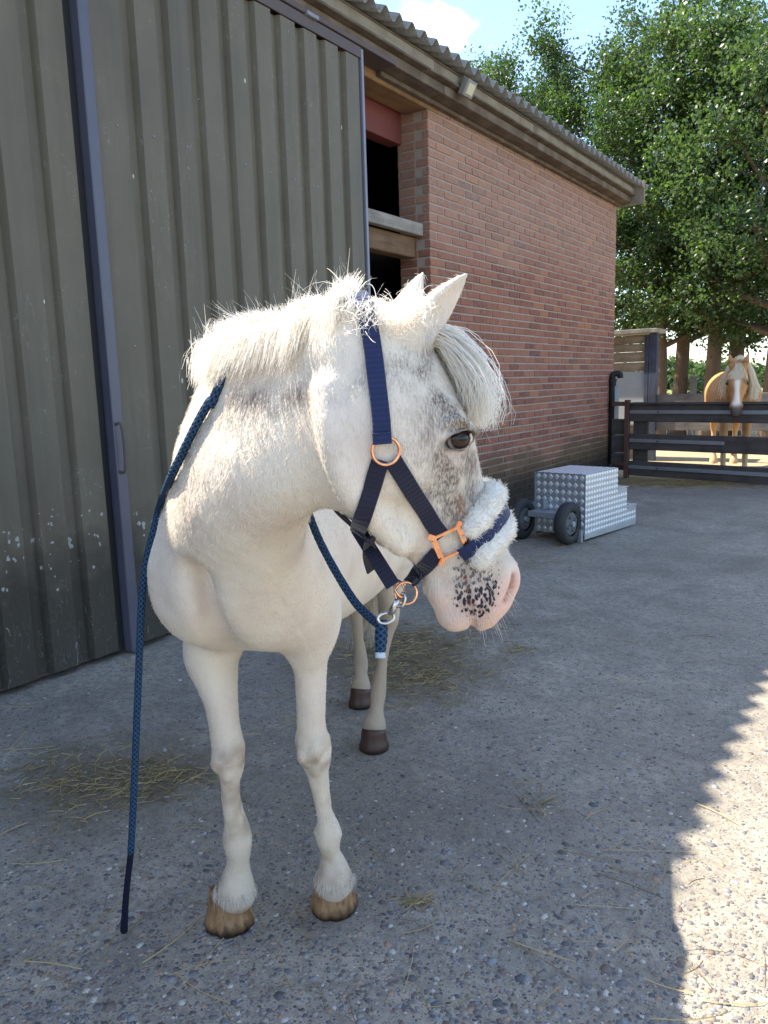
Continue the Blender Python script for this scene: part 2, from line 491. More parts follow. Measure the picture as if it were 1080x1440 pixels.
# pebbles standing proud of the worn concrete in the foreground
def ico(sub=1):
    bm = bmesh.new(); bmesh.ops.create_icosphere(bm, subdivisions=sub, radius=1.0)
    V = np.array([v.co[:] for v in bm.verts]); F_ = np.array([[v.index for v in f.verts] for f in bm.faces]); bm.free(); return V, F_
IV, IF = ico(1)
def pebble_mat():
    t = NT('pebble'); n = t.noise(t.coord('Object'), 220, 4, .6)
    c = t.ramp(t.attr('tone'), [(0., (.050, .052, .062)), (.16, (.115, .112, .118)), (.34, (.19, .155, .125)), (.48, (.30, .27, .23)), (.60, (.13, .085, .070)), (.70, (.33, .22, .135)), (.82, (.22, .225, .24)), (.93, (.50, .46, .40))], 'CONSTANT')
    c = t.mix(t.math('MULTIPLY', n, .5), c, (.26, .24, .22))
    return t.out(c, .7, spec=.35)
def scatter_mesh(name, P, S, R, tone, mat, kind='stuff'):
    n = len(P); c, s = np.cos(R), np.sin(R)
    V = IV[None] * S[:, None]
    V = np.stack([V[..., 0] * c[:, None] - V[..., 1] * s[:, None], V[..., 0] * s[:, None] + V[..., 1] * c[:, None], V[..., 2]], -1) + P[:, None]
    F_ = (IF[None] + (np.arange(n) * len(IV))[:, None, None]).reshape(-1, 3)
    me = np_mesh(name, V.reshape(-1, 3), F_); set_attr(me, 'tone', np.repeat(tone, len(IV)))
    o = obj_from(name, me, mat); o['kind'] = kind; return o
n_ = 8000
px_ = rng.uniform(-40, 1120, n_); py_ = 860 + 620 * rng.uniform(size=n_) ** .6
P_ = np.array([on_ground(a_, b_) for a_, b_ in zip(px_, py_)]); P_ = P_[(P_[:, 0] > DX + .06)]; n_ = len(P_)
S_ = np.exp(rng.normal(math.log(.0050), .42, n_))[:, None] * np.stack([np.ones(n_), rng.uniform(.55, .9, n_), rng.uniform(.25, .42, n_)], 1); S_ = np.minimum(S_, .017)
P_[:, 2] = S_[:, 2] * -.35
tag(scatter_mesh('pebbles', P_, S_, rng.uniform(0, 6.28, n_), rng.uniform(size=n_), pebble_mat()), 'small rounded pebbles showing in the worn concrete of the yard', 'pebbles')

# straw
M_STRAW = NT('straw'); M_STRAW = M_STRAW.out(M_STRAW.mix(M_STRAW.attr('tone'), (.44, .33, .15), (.16, .115, .05)), .7, spec=.3)
def straw(P, ln, bend=.15):
    n = len(P); a = rng.uniform(0, 6.28, n); d = np.stack([np.cos(a), np.sin(a), np.zeros(n)], 1); e = np.stack([-np.sin(a), np.cos(a), np.zeros(n)], 1)
    z = rng.uniform(.003, .008, n)
    p0 = P - d * ln[:, None] / 2; p2 = P + d * ln[:, None] / 2; p1 = P + e * (ln * rng.normal(0, bend, n))[:, None]
    for q in (p0, p1, p2): q[:, 2] += z
    p1[:, 2] += rng.uniform(0, .006, n)
    return bez(np.stack([p0, p1, p2], 1), 5)
def cloud_px(cx, cy, rx, ry, n):
    q = rng.normal(0, 1, (n, 2)); return np.array([on_ground(cx + a_ * rx, cy + b_ * ry) for a_, b_ in q])
S1 = np.concatenate([cloud_px(150, 1100, 70, 22, 520), cloud_px(575, 945, 50, 22, 800), cloud_px(560, 905, 70, 12, 500), cloud_px(640, 880, 60, 8, 200), cloud_px(760, 1130, 14, 10, 26), cloud_px(590, 1270, 14, 5, 30), cloud_px(730, 915, 12, 4, 60), cloud_px(240, 1090, 30, 10, 150), cloud_px(800, 760, 40, 8, 250), cloud_px(745, 790, 40, 8, 150)])
S2 = np.array([on_ground(a_, b_) for a_, b_ in zip(rng.uniform(0, 1080, 190), rng.uniform(700, 1440, 190))])
S3 = np.concatenate([cloud_px(985, 680, 95, 3.2, 1800), cloud_px(930, 678, 40, 4, 600)])
allS = np.concatenate([S1, S2, S3]); ok = (allS[:, 0] > DX + .05); lens = np.concatenate([rng.uniform(.015, .07, len(S1)), rng.uniform(.04, .17, len(S2)), rng.uniform(.06, .2, len(S3))])
pt = straw(allS[ok], lens[ok])
pt = np.concatenate([pt, *[bez(np.array([[on_ground(*p, .006) for p in q]]), 5) for q in (((838, 1228), (880, 1240), (930, 1262)), ((855, 1218), (885, 1228), (915, 1238)), ((712, 1322), (760, 1345), (812, 1380)), ((725, 1325), (770, 1342), (810, 1352)), ((845, 1195), (900, 1196), (980, 1198)), ((725, 1118), (740, 1135), (757, 1155)), ((893, 1355), (925, 1365), (960, 1385)), ((905, 1375), (940, 1392), (975, 1396)), ((415, 1282), (425, 1305), (437, 1335)), ((980, 1130), (1010, 1140), (1040, 1160)), ((20, 1360), (60, 1340), (110, 1310)), ((135, 1355), (150, 1335), (165, 1310)))]])
sw = hair_obj('straw', pt, .0024, .8, M_STRAW, None, np.clip(rng.normal(.50, .32, len(pt)), 0, 1)); sw['kind'] = 'stuff'
tag(sw, 'loose straw and hay stalks littering the concrete yard', 'straw')

# ------------------------------------------------------------------ barn
barn = empty('barn', (WX, 5, 0))
barn_m = Matrix.Translation((-WX, -5, 0))
tag(barn, 'old red brick barn with ribbed olive sliding doors and corrugated roof', 'barn')
bpy.context.view_layer.update()
def part(name):
    e = bpy.data.objects.new(name, None); e.empty_display_size = .1; COL.objects.link(e); e.parent = barn; e.matrix_parent_inverse = Matrix.Translation((-WX, -5, 0)); return e   # sits at the world origin
def bpart(o):
    o.parent = barn; o.matrix_parent_inverse = Matrix.Translation((-WX, -5, 0)); return o

def brick_mat(name, src):
    t = NT(name); geo = t.geo(); pos = geo.outputs['Position']; x, y, z = t.sep(pos)
    rnd = t.attr('tone') if src == 'attr' else obj_rand(t)
    n = t.noise(pos, 38, 5, .65); n2 = t.noise(pos, 190, 3, .7); big = t.noise(pos, 1.6, 5, .6)
    c = t.ramp(rnd, [(0., (.170, .064, .044)), (.25, (.262, .100, .064)), (.5, (.310, .130, .080)), (.75, (.215, .082, .056)), (.93, (.36, .150, .078)), (1., (.14, .070, .056))])
    c = t.mix(t.math('MULTIPLY', t.ramp(n, [(.4, 0.), (.7, 1.)]), .45), c, (.36, .22, .17))
    # lime bloom under the eaves, weathered and mossy courses by the ground
    c = t.mix(t.math('MULTIPLY', t.ramp(t.math('MULTIPLY_ADD', z, .33, t.math('MULTIPLY', big, .35)), [(.80, 0.), (1.2, 1.)]), t.math('MULTIPLY_ADD', n, .5, .15)), c, (.40, .28, .22))
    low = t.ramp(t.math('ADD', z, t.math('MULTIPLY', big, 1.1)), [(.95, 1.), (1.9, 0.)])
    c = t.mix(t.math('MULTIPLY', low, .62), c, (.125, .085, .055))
    moss = t.ramp(t.math('ADD', z, t.math('MULTIPLY', t.noise(pos, 3.5, 5, .7), .8)), [(.60, 1.), (1.05, 0.)])
    c = t.mix(t.math('MULTIPLY', moss, .55), c, (.075, .070, .030))
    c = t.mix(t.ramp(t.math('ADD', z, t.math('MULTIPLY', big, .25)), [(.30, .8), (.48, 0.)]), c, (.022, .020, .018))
    t.bump(t.math('ADD', n, t.math('MULTIPLY', n2, .5)), .6, .005)
    return t.out(c, .88, spec=.2)
def mortar_mat():
    t = NT('mortar'); pos = t.geo().outputs['Position']; x, y, z = t.sep(pos); n = t.noise(pos, 60, 5, .7); big = t.noise(pos, 1.6, 5, .6)
    c = t.mix(n, (.30, .245, .205), (.42, .36, .31))
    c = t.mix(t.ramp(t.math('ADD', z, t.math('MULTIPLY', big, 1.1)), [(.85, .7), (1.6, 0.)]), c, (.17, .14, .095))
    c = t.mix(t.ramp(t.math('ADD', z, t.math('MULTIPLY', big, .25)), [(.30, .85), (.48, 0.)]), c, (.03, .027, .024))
    t.bump(n, .7, .006)
    return t.out(c, .95, spec=.1)
M_BRICK, M_BRICK_A, M_MORTAR = brick_mat('brick', 'obj'), brick_mat('brick_far', 'attr'), mortar_mat()
CP, CL = .0625, .222
BY0, BY1, WTOP = 5.045, 9.262, 3.19
brick_wall = bpart(mesh_obj('brick_wall', [], [], None)); 
def slab(bm, *b): bm_box(bm, *b)
bm = bmesh.new()
slab(bm, WX - .26, WX - .006, BY0 + .006, BY1 - .004, -.02, WTOP)
me = bpy.data.meshes.new('brick_wall'); bm.to_mesh(me); bm.free(); me.materials.append(M_MORTAR); brick_wall.data = me
specs = []     # centre, length axis ('y' or 'x'), length
courses = int(WTOP / CP)
for r in range(courses):
    zc = CP * r + .0255
    off = (r % 2) * CL / 2
    y = BY0 + (0 if r % 2 == 0 else -CL / 2)
    while y < BY1 - .02:
        y0, y1 = max(y, BY0), min(y + .21, BY1)
        if y1 - y0 > .05: specs.append((WX, (y0 + y1) / 2, zc, 'y', y1 - y0))
        y += CL
    # jamb of the doorway: header and stretcher ends seen on the reveal
    x = WX - .104 if r % 2 == 0 else WX - .006
    cuts = [(WX - .006, WX - .102), (WX - .114, WX - .262)] if r % 2 else [(WX - .104 - .012, WX - .262)]
    for a_, b_ in cuts: specs.append(((a_ + b_) / 2, BY0, zc, 'x', abs(a_ - b_)))
def brick_mesh(L_, seed):
    bm = bmesh.new(); bm_box(bm, -L_ / 2, L_ / 2, -.025, .025, -.0252, .0252, .0035)
    q = random.Random(seed)
    for v in bm.verts: v.co += Vector((q.uniform(-.002, .002), q.uniform(-.0012, .0012), q.uniform(-.0018, .0018)))
    me = bpy.data.meshes.new('brick'); bm.to_mesh(me); bm.free(); me.materials.append(M_BRICK); return me
BR = {}
def brick_for(L_):
    k = round(L_, 2)
    if k not in BR: BR[k] = [brick_mesh(L_, s_) for s_ in range(3)]
    return random.choice(BR[k])
def proj(P):
    v = np.asarray(P, float) - CAM; z = v @ FW; return 540 + FPX * (v @ RT) / z, 720 - FPX * (v @ UP) / z, z
sc_ = []
for i, (x, y, z, ax, L_) in enumerate(specs):
    u, v, d = proj((x, y, z)); u2, _, _ = proj((x, y + L_ / 2, z) if ax == 'y' else (x - L_ / 2, y, z))
    area = abs(u2 - u) * 2 * 50 / d
    vis = (0 < v < 1440) and not (u < 694 and v > 470) and not (u < 640 and v > 420) and z < 3.1 and not (u > 745 and v > 660)
    sc_.append((area if vis else 0, i))
near_ids = {i for _, i in sorted(sc_, reverse=True)[:300]}
far_V, far_F, far_T = [], [], []; cnt = 0
for i, (x, y, z, ax, L_) in enumerate(specs):
    me = brick_for(L_)
    jit = random.uniform(-.002, .0025)
    rot = Matrix.Rotation(math.pi / 2 if ax == 'y' else 0, 4, 'Z') @ Matrix.Rotation(random.uniform(-.006, .006), 4, 'Y')
    # brick's +-y faces are the exposed ones: push the body into the wall
    loc = Vector((x - .025 + jit, y, z)) if ax == 'y' else Vector((x, y + .025 - jit, z))
    M_ = Matrix.Translation(loc + Vector((0, 0, random.uniform(-.0012, .0012)))) @ rot
    if i in near_ids:
        o = bpy.data.objects.new('brick', me); COL.objects.link(o); o.parent = brick_wall; o.matrix_local = M_
    else:
        V_ = np.array([(M_ @ v.co)[:] for v in me.vertices]); far_V.append(V_)
        for f in me.polygons: far_F.append(tuple(k_ + cnt for k_ in f.vertices))
        far_T.append(np.full(len(V_), random.random())); cnt += len(V_)
fb = mesh_obj('bricks', np.concatenate(far_V), far_F, M_BRICK_A, brick_wall); set_attr(fb.data, 'tone', np.concatenate(far_T)); fb['kind'] = 'stuff'

# rest of the shell: back, gables, inner dark
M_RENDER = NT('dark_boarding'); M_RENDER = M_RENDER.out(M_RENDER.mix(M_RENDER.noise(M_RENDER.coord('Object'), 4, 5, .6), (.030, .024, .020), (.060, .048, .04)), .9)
bm = bmesh.new()
slab(bm, -10.3, -10.1, -9, 9.25, 0, 4.9); slab(bm, -10.1, WX - .27, 9.0, 9.24, 0, 3.25); slab(bm, -10.1, WX - .1, -9.2, -9, 0, 4.6)
slab(bm, -6.2, -6.1, -9, 9.0, 0, 4.0)
bpart(bm_obj('back_wall', bm, M_RENDER))
# gable
bpart(mesh_obj('gable', [(WX - .28, 9.24, 3.2), (-6.6, 9.24, 4.75), (-10.1, 9.24, 3.2), (WX - .28, 9.02, 3.2), (-6.6, 9.02, 4.75), (-10.1, 9.02, 3.2)], [(0, 1, 2), (3, 5, 4), (0, 3, 4, 1), (1, 4, 5, 2), (0, 2, 5, 3)], M_RENDER))

# doorway: red painted lintel, timber plate, loft beam
def timber(name, c1, c2, c3, sc=1.0, along='y'):
    t = NT(name); pos = t.coord('Object'); s3 = (22 * sc, 1.6 * sc, 22 * sc) if along == 'y' else (22 * sc, 22 * sc, 1.6 * sc) if along == 'z' else (1.6 * sc, 22 * sc, 22 * sc)
    g = t.noise(t.mapping(pos, s3), 1.0, 6, .65, .4); n = t.noise(pos, 5, 5, .6)
    c = t.mix(t.ramp(g, [(.3, 0.), (.7, 1.)]), c1, c2); c = t.mix(t.math('MULTIPLY', t.ramp(n, [(.45, 0.), (.7, 1.)]), .7), c, c3)
    t.bump(g, .5, .006)
    return t.out(c, .85, spec=.2)
M_PLATE = timber('timber_plate', (.20, .115, .058), (.30, .18, .095), (.12, .07, .04))
M_GREYWOOD = timber('weathered_timber', (.20, .18, .155), (.36, .33, .285), (.13, .11, .09))
M_BEAM = timber('old_beam', (.14, .085, .05), (.24, .15, .085), (.07, .05, .035))
M_FASCIA = timber('fascia_timber', (.21, .185, .145), (.30, .265, .21), (.13, .10, .075))
M_FASCIA_D = timber('fascia_dark', (.085, .066, .052), (.15, .115, .085), (.24, .20, .16))
M_RED = NT('red_paint'); M_RED = M_RED.out(M_RED.mix(M_RED.noise(M_RED.coord('Object'), 9, 5, .6), (.19, .040, .034), (.12, .032, .028)), .7)
bpart(box('wall_plate', WX - .20, WX + .004, 2.2, 5.20, 3.06, 3.16, M_PLATE, None, .006))
bpart(box('lintel', WX - .33, WX - .22, 2.0, 5.04, 2.86, 3.10, M_RED, None, .004))
bpart(box('door_header', WX - .30, WX - .03, -8.9, 2.19, 3.0, 3.16, M_BEAM, None, .006))
bpart(box('loft_board', WX - .10, WX - .045, 3.2, 5.03, 2.205, 2.29, M_GREYWOOD, None, .005))
bpart(box('loft_beam', WX - .22, WX - .11, 3.2, 5.02, 2.06, 2.20, M_BEAM, None, .008))
bpart(box('loft_floor', -6.1, WX - .225, 1.0, 9.0, 2.10, 2.15, M_RENDER))
bm = bmesh.new(); slab(bm, WX - .28, WX - .04, -9, 2.0, 0, 3.0); bpart(bm_obj('front_wall', bm, M_RENDER))

# ---- sliding doors
def door_mat():
    t = NT('olive_steel'); pos = t.coord('Object'); x, y, z = t.sep(pos)
    n = t.noise(pos, 3, 6, .6); st = t.noise(t.mapping(pos, (9, 9, .7)), 1.0, 5, .65); sp = t.vor(t.mapping(pos, (1, 1, .8)), 34); fine = t.noise(pos, 60, 4, .7)
    c = t.mix(t.ramp(n, [(.3, 0.), (.7, 1.)]), (.110, .093, .064), (.142, .122, .086))
    c = t.mix(t.math('MULTIPLY', t.ramp(st, [(.45, 0.), (.75, 1.)]), .5), c, (.074, .062, .046))
    low = t.ramp(t.math('ADD', z, t.math('MULTIPLY', n, .7)), [(.75, 1.), (1.55, 0.)])
    c = t.mix(t.math('MULTIPLY', low, .86), c, t.mix(fine, (.018, .017, .015), (.045, .042, .034)))
    # splashes of lime
    band = t.ramp(z, [(.25, 0.), (.40, .5), (.58, 1.), (.70, .35), (.85, .10), (1.0, .06)])
    rr = t.noise(pos, 13, 4, .75); dots = t.math('LESS_THAN', sp, t.math('MULTIPLY', t.math('MULTIPLY', band, t.ramp(rr, [(.48, 0.), (.62, 1.)])), .50))
    c = t.mix(t.math('MULTIPLY', dots, .75), c, (.42, .43, .41))
    sp2 = t.vor(t.mapping(pos, (1, 1, .45)), 9.5); d2 = t.math('LESS_THAN', sp2, t.math('MULTIPLY', t.ramp(t.noise(pos, 2.2, 2, .5), [(.45, 0.), (.65, 1.)]), .06))
    c = t.mix(t.math('MULTIPLY', d2, .8), c, (.55, .55, .52))
    c = t.mix(t.math('MULTIPLY', t.math('LESS_THAN', t.math('ABSOLUTE', t.math('SUBTRACT', t.noise(t.mapping(pos, (3, 3, .9)), 5, 2, .5, 1.5), .5)), .0018), t.ramp(n, [(.5, 0.), (.6, .5)])), c, (.4, .4, .38))
    t.bump(n, .15, .02)
    return t.out(c, t.math('MULTIPLY_ADD', n, .25, .42), spec=.35)
M_DOOR = door_mat()
M_EDGE = NT('door_edge'); M_EDGE = M_EDGE.out(M_EDGE.mix(M_EDGE.noise(M_EDGE.coord('Object'), 6, 5, .6), (.060, .060, .085), (.10, .10, .135)), .38, spec=.5)
M_BLACK = NT('black_gap').out((.012, .012, .012), .7)
M_TRIM = NT('grey_trim'); M_TRIM = M_TRIM.out(M_TRIM.mix(M_TRIM.noise(M_TRIM.coord('Object'), 8, 5, .6), (.17, .17, .21), (.25, .25, .31)), .45, spec=.5)
M_BROWN = NT('brown_trim').out((.085, .062, .058), .6)
def ribbed(name, y0, y1, z0, z1, g0, parent, pitch=.1915):
    """steel sheet: broad pans with trapezoid grooves; g0 = first groove centre"""
    pts = [(y0, 0)]; g = g0
    while g < y1 - .05:
        if g > y0 + .05: pts += [(g - .040, 0), (g - .022, -.030), (g + .020, -.030), (g + .036, 0)]
        g += pitch
    pts.append((y1, 0))
    V_, F_ = [], []; m = len(pts); zs = np.linspace(z0, z1, 7)
    for back in (0, -.0015):
        for k, zz in enumerate(zs):
            for i, (y, d) in enumerate(pts):
                dent = .0016 * math.sin(zz * 5 + y * 11)
                V_.append((DX + d + back + (dent if d == 0 and 0 < i < m - 1 else 0), y, zz))
    nz = len(zs); h = nz * m
    for k in range(nz - 1):
        for i in range(m - 1):
            a = k * m + i; F_.append((a, a + 1, a + 1 + m, a + m)); F_.append((h + a, h + a + m, h + a + 1 + m, h + a + 1))
    return mesh_obj(name, V_, F_, M_DOOR, parent)
d1 = part('sliding_door'); d1['label'] = 'olive ribbed sliding door at the left edge'
for a_, b_, g_ in ((-1.0, -.02, -.93), (-.018, .94, .028), (.942, 2.035, .985 - .055)): ribbed('sheet', a_, b_, .03, 3.11, 1.88 - .1915 * math.ceil((1.88 - a_) / .1915 - 1) if a_ < 1.88 else 1.88, d1)
box('bottom_rail', DX - .045, DX - .034, -1.0, 2.035, .02, .12, M_BROWN, d1)
box('edge_seal', DX - .06, DX - .012, 2.036, 2.074, .02, 3.11, M_BLACK, d1)
d2 = part('sliding_door'); d2['label'] = 'olive ribbed sliding door pushed open beside the doorway'
for a_, b_ in ((2.155, 2.62), (2.6205, 3.56), (3.5605, 4.005)):
    g_ = 2.346
    while g_ < a_ + .05: g_ += .1875
    ribbed('sheet', a_, b_, .03, 3.04, g_, d2, .1885)
box('edge_post', DX - .02, DX + .040, 2.076, 2.128, .015, 3.12, M_EDGE, d2, .004)
box('edge_return', DX - .035, DX + .001, 2.1285, 2.154, .02, 3.10, M_BROWN, d2)
box('edge_gap', DX - .05, DX - .014, 4.006, 4.030, .03, 3.05, M_BLACK, d2)
box('edge_trim', DX - .03, DX + .006, 4.031, 4.052, .02, 3.10, M_TRIM, d2, .003)
box('top_trim', DX - .004, DX + .006, 2.1285, 4.030, 3.045, 3.105, M_BROWN, d2, .002)
box('bottom_rail', DX - .045, DX - .034, 2.155, 4.005, .02, .10, M_BROWN, d2)
hp = on_plane(168, 597, 0, DX + .042); hq = on_plane(172, 662, 0, DX + .042)
V_, F_ = tube(catmull([(DX + .035, 2.085, hp[2]), (DX + .065, 2.095, hp[2]), (DX + .068, 2.100, (hp[2] + hq[2]) / 2), (DX + .065, 2.095, hq[2]), (DX + .035, 2.085, hq[2])], 20), [.006] * 20, 8)
mesh_obj('handle', V_, F_, M_BROWN, d2, True)
bpart(box('door_track', WX + .01, DX + .012, -8.5, 4.40, 3.112, 3.142, M_BROWN, None, .003))
for y_ in (3.52, 2.6): bpart(box('track_bracket', DX - .01, DX + .024, y_, y_ + .10, 3.106, 3.128, M_TRIM, None, .003))
# screws along the pans
sv, sf = [], []
bmS = bmesh.new()
for g_ in np.arange(2.25, 4.0, .1885):
    for z_ in (.5, 1.35, 2.25, 2.98):
        m_ = Matrix.Translation((DX + .001, g_ + .035 * 0, z_)) @ Matrix.Rotation(math.pi / 2, 4, 'Y')
        bmesh.ops.create_cone(bmS, cap_ends=True, segments=8, radius1=.0055, radius2=.004, depth=.005, matrix=m_)
so = bm_obj('screws', bmS, M_TRIM, d2); so['kind'] = 'stuff'

# ---- eaves
for z0, z1, x1, m_ in ((3.185, 3.268, WX + .185, M_FASCIA), (3.118, 3.180, WX + .150, M_FASCIA_D), (3.150 + .034, 3.20, WX + .200, M_FASCIA_D)):
    y = 1.9 - (z0 - 3.1) * 4
    while y < 9.28:
        ln = min(1.62 + random.uniform(-.05, .05), 9.30 - y)
        bpart(box('fascia_board', WX + .002, x1 + random.uniform(-.002, .002), y, y + ln - .006, z0, z1 + random.uniform(-.002, .002), m_, None, .004)); y += ln
bpart(box('fascia_board', WX + .002, WX + .18, -8.9, 1.50, 3.115, 3.26, M_FASCIA, None, .004))
bpart(box('fascia_trim', WX + .002, WX + .045, 4.40, 9.262, 3.085, 3.114, M_FASCIA_D, None, .003))
bpart(box('barge_board', WX - .06, WX + .295, 9.302, 9.335, 3.09, 3.335, M_FASCIA, None, .004))
bpart(box('soffit', WX - .05, WX + .18, 1.6, 9.30, 3.272, 3.284, M_FASCIA_D))
# roof sheets
def fibre_mat():
    t = NT('fibre_cement'); pos = t.geo().outputs['Position']; n = t.noise(pos, 5, 6, .65); f = t.noise(pos, 60, 4, .7); li = t.vor(pos, 22)
    c = t.mix(n, (.20, .195, .185), (.33, .32, .30)); c = t.mix(t.ramp(f, [(.4, .5), (.6, 0.)]), c, (.11, .105, .095)); c = t.mix(t.math('MULTIPLY', t.math('LESS_THAN', li, .22), .4), c, (.30, .30, .18))
    t.bump(f, .6, .004)
    return t.out(c, .92, spec=.15)
M_FIBRE = fibre_mat()
EX, EZ, SL = WX + .28, 3.30, math.tan(math.radians(21))
def roof_sheet(nw, length, x0=0.0):
    P_, th, k = .146, .0065, 12
    ys = np.linspace(0, nw * P_, nw * k + 1); zz = .0300 * np.cos(ys / P_ * 2 * math.pi)
    V_ = []
    for off in (0, -th):
        for s_ in (0, length):
            for y, z in zip(ys, zz): V_.append((-s_, y, z + off + s_ * SL))
    m = len(ys); F_ = []
    for i in range(m - 1):
        F_ += [(i, i + 1, m + i + 1, m + i), (2 * m + i, 3 * m + i, 3 * m + i + 1, 2 * m + i + 1), (i, 2 * m + i, 2 * m + i + 1, i + 1)]
    F_ += [(0, m, 3 * m, 2 * m), (m - 1, 3 * m - 1, 4 * m - 1, 2 * m - 1)]
    me = bpy.data.meshes.new('roof_sheet'); me.from_pydata(V_, [], F_); me.update(); me.shade_smooth(); me.materials.append(M_FIBRE)
    return me
rs = roof_sheet(6, 2.0)
Y_END = 9.52; k_ = 0
for row in range(2):
    y = Y_END - .876
    while y > -9:
        o = bpy.data.objects.new('roof_sheet', rs); COL.objects.link(o); bpart(o)
        o.location = (EX - row * 1.86, y, EZ + row * (1.86 * SL + .009) + (k_ % 2) * .0072); k_ += 1
        y -= .876
bpart(mesh_obj('roof_slope', [(EX - 3.5, -9.2, EZ + 3.5 * SL - .05), (EX - 3.5, 9.5, EZ + 3.5 * SL - .05), (EX - 3.9, 9.5, EZ + 3.9 * SL - .05), (EX - 3.9, -9.2, EZ + 3.9 * SL - .05), (-10.4, 9.5, 3.2), (-10.4, -9.2, 3.2)], [(0, 1, 2, 3), (3, 2, 4, 5)], M_FIBRE))
# downpipe at the far corner
M_PIPE = NT('grey_pipe'); M_PIPE = M_PIPE.out(M_PIPE.mix(M_PIPE.noise(M_PIPE.coord('Object'), 12, 5, .6), (.20, .21, .205), (.30, .31, .30)), .5)
V_, F_ = tube([(WX + .055, 9.14, .0), (WX + .055, 9.14, .6), (WX + .055, 9.14, 1.06)], [.048, .048, .048], 18); dp = bpart(mesh_obj('downpipe', V_, F_, M_PIPE, None, True))
V_, F_ = tube([(WX + .035, 9.115, .15), (WX + .035, 9.115, 1.10), (WX + .035, 9.115, 1.14)], [.040, .040, .052], 16); bpart(mesh_obj('pipe_sleeve', V_, F_, M_BLACK, None, True))
V_, F_ = tube(catmull([(WX + .035, 9.115, 1.14), (WX + .04, 9.115, 1.19), (WX + .11, 9.13, 1.20), (WX + .12, 9.13, 1.15)], 12), [.034] * 12, 14); bpart(mesh_obj('pipe_elbow', V_, F_, M_BLACK, None, True))

# floodlight under the eave
fl = empty('floodlight', (WX + .19, 5.21, 3.20)); tag(fl, 'small square floodlight fixed to the fascia under the corrugated eave', 'lamp')
M_LAMP = NT('lamp_housing').out((.22, .21, .19), .5); M_GLASS = NT('lamp_glass').out((.50, .47, .36), .15, spec=.6)
bm = bmesh.new(); bm_box(bm, 0, .05, -.065, .065, -.055, .055, .006); hb = bm_obj('housing', bm, M_LAMP, fl); hb.rotation_euler = (0, .5, 0); hb.location = (.02, 0, .0)
bm = bmesh.new(); bm_box(bm, .048, .054, -.045, .045, -.036, .036, .002); g_ = bm_obj('lens', bm, M_GLASS, fl); g_.rotation_euler = (0, .5, 0); g_.location = (.02, 0, 0)
bm = bmesh.new(); bm_box(bm, -.01, .03, -.02, .02, .02, .07, .003); bm_obj('bracket', bm, M_LAMP, fl)
# ------------------------------------------------------------------ white pony
HO = np.array([-1.06, 1.115, 0.0])                       # between the fore hooves
HA = np.array([0.417, -0.909, 0.0]); HA /= np.linalg.norm(HA)   # forward
HL = np.array([-HA[1], HA[0], 0.0])                      # to the pony's left
def to_h(P):
    v = np.asarray(P, float) - HO; return np.stack([v @ HA, v @ HL, v[..., 2]], -1)
def px_h(x, y, a):
    d = ray(x, y); t = (a - (CAM - HO) @ HA) / (d @ HA)
    return to_h(CAM + t * d), t
def px_d(x, y, dep): return to_h(CAM + ray(x, y) * dep)
def leg_nodes(rows):
    """rows: x left, x right, y (outline in the view), forward coordinate, depth/width ratio -> tube nodes"""
    out = []
    for xl, xr, y, a, ra in rows:
        P, t = px_h((xl + xr) / 2, y, a)
        hw = (xr - xl) / 2 * t / FPX
        out.append((*P, hw, hw * ra))
    return out

# head frame: h poll->muzzle, n out of the forehead, s to the pony's right (towards the viewer)
_phi, _tau = math.radians(17), math.radians(17.5)
_rth = np.array([_rt0 @ HA, _rt0 @ HL, 0]); _fwh = np.array([FW @ HA, FW @ HL, 0]); _fwh /= np.linalg.norm(_fwh)
_g = math.cos(_phi) * _rth + math.sin(_phi) * _fwh
_u = np.array([0, 0, 1.0])
Hh = math.sin(_tau) * _g - math.cos(_tau) * _u
Hn = math.cos(_tau) * _g + math.sin(_tau) * _u
Hs = np.cross(Hh, Hn)
if Hs @ _fwh > 0: Hs = -Hs
HP0 = px_d(535, 455, 1.10)
HEAD_R = np.array([Hh, Hn, Hs])
def hd(h, n, s): return HP0 + h * Hh + n * Hn + s * Hs
def to_head(P): return (np.asarray(P) - HP0) @ HEAD_R.T

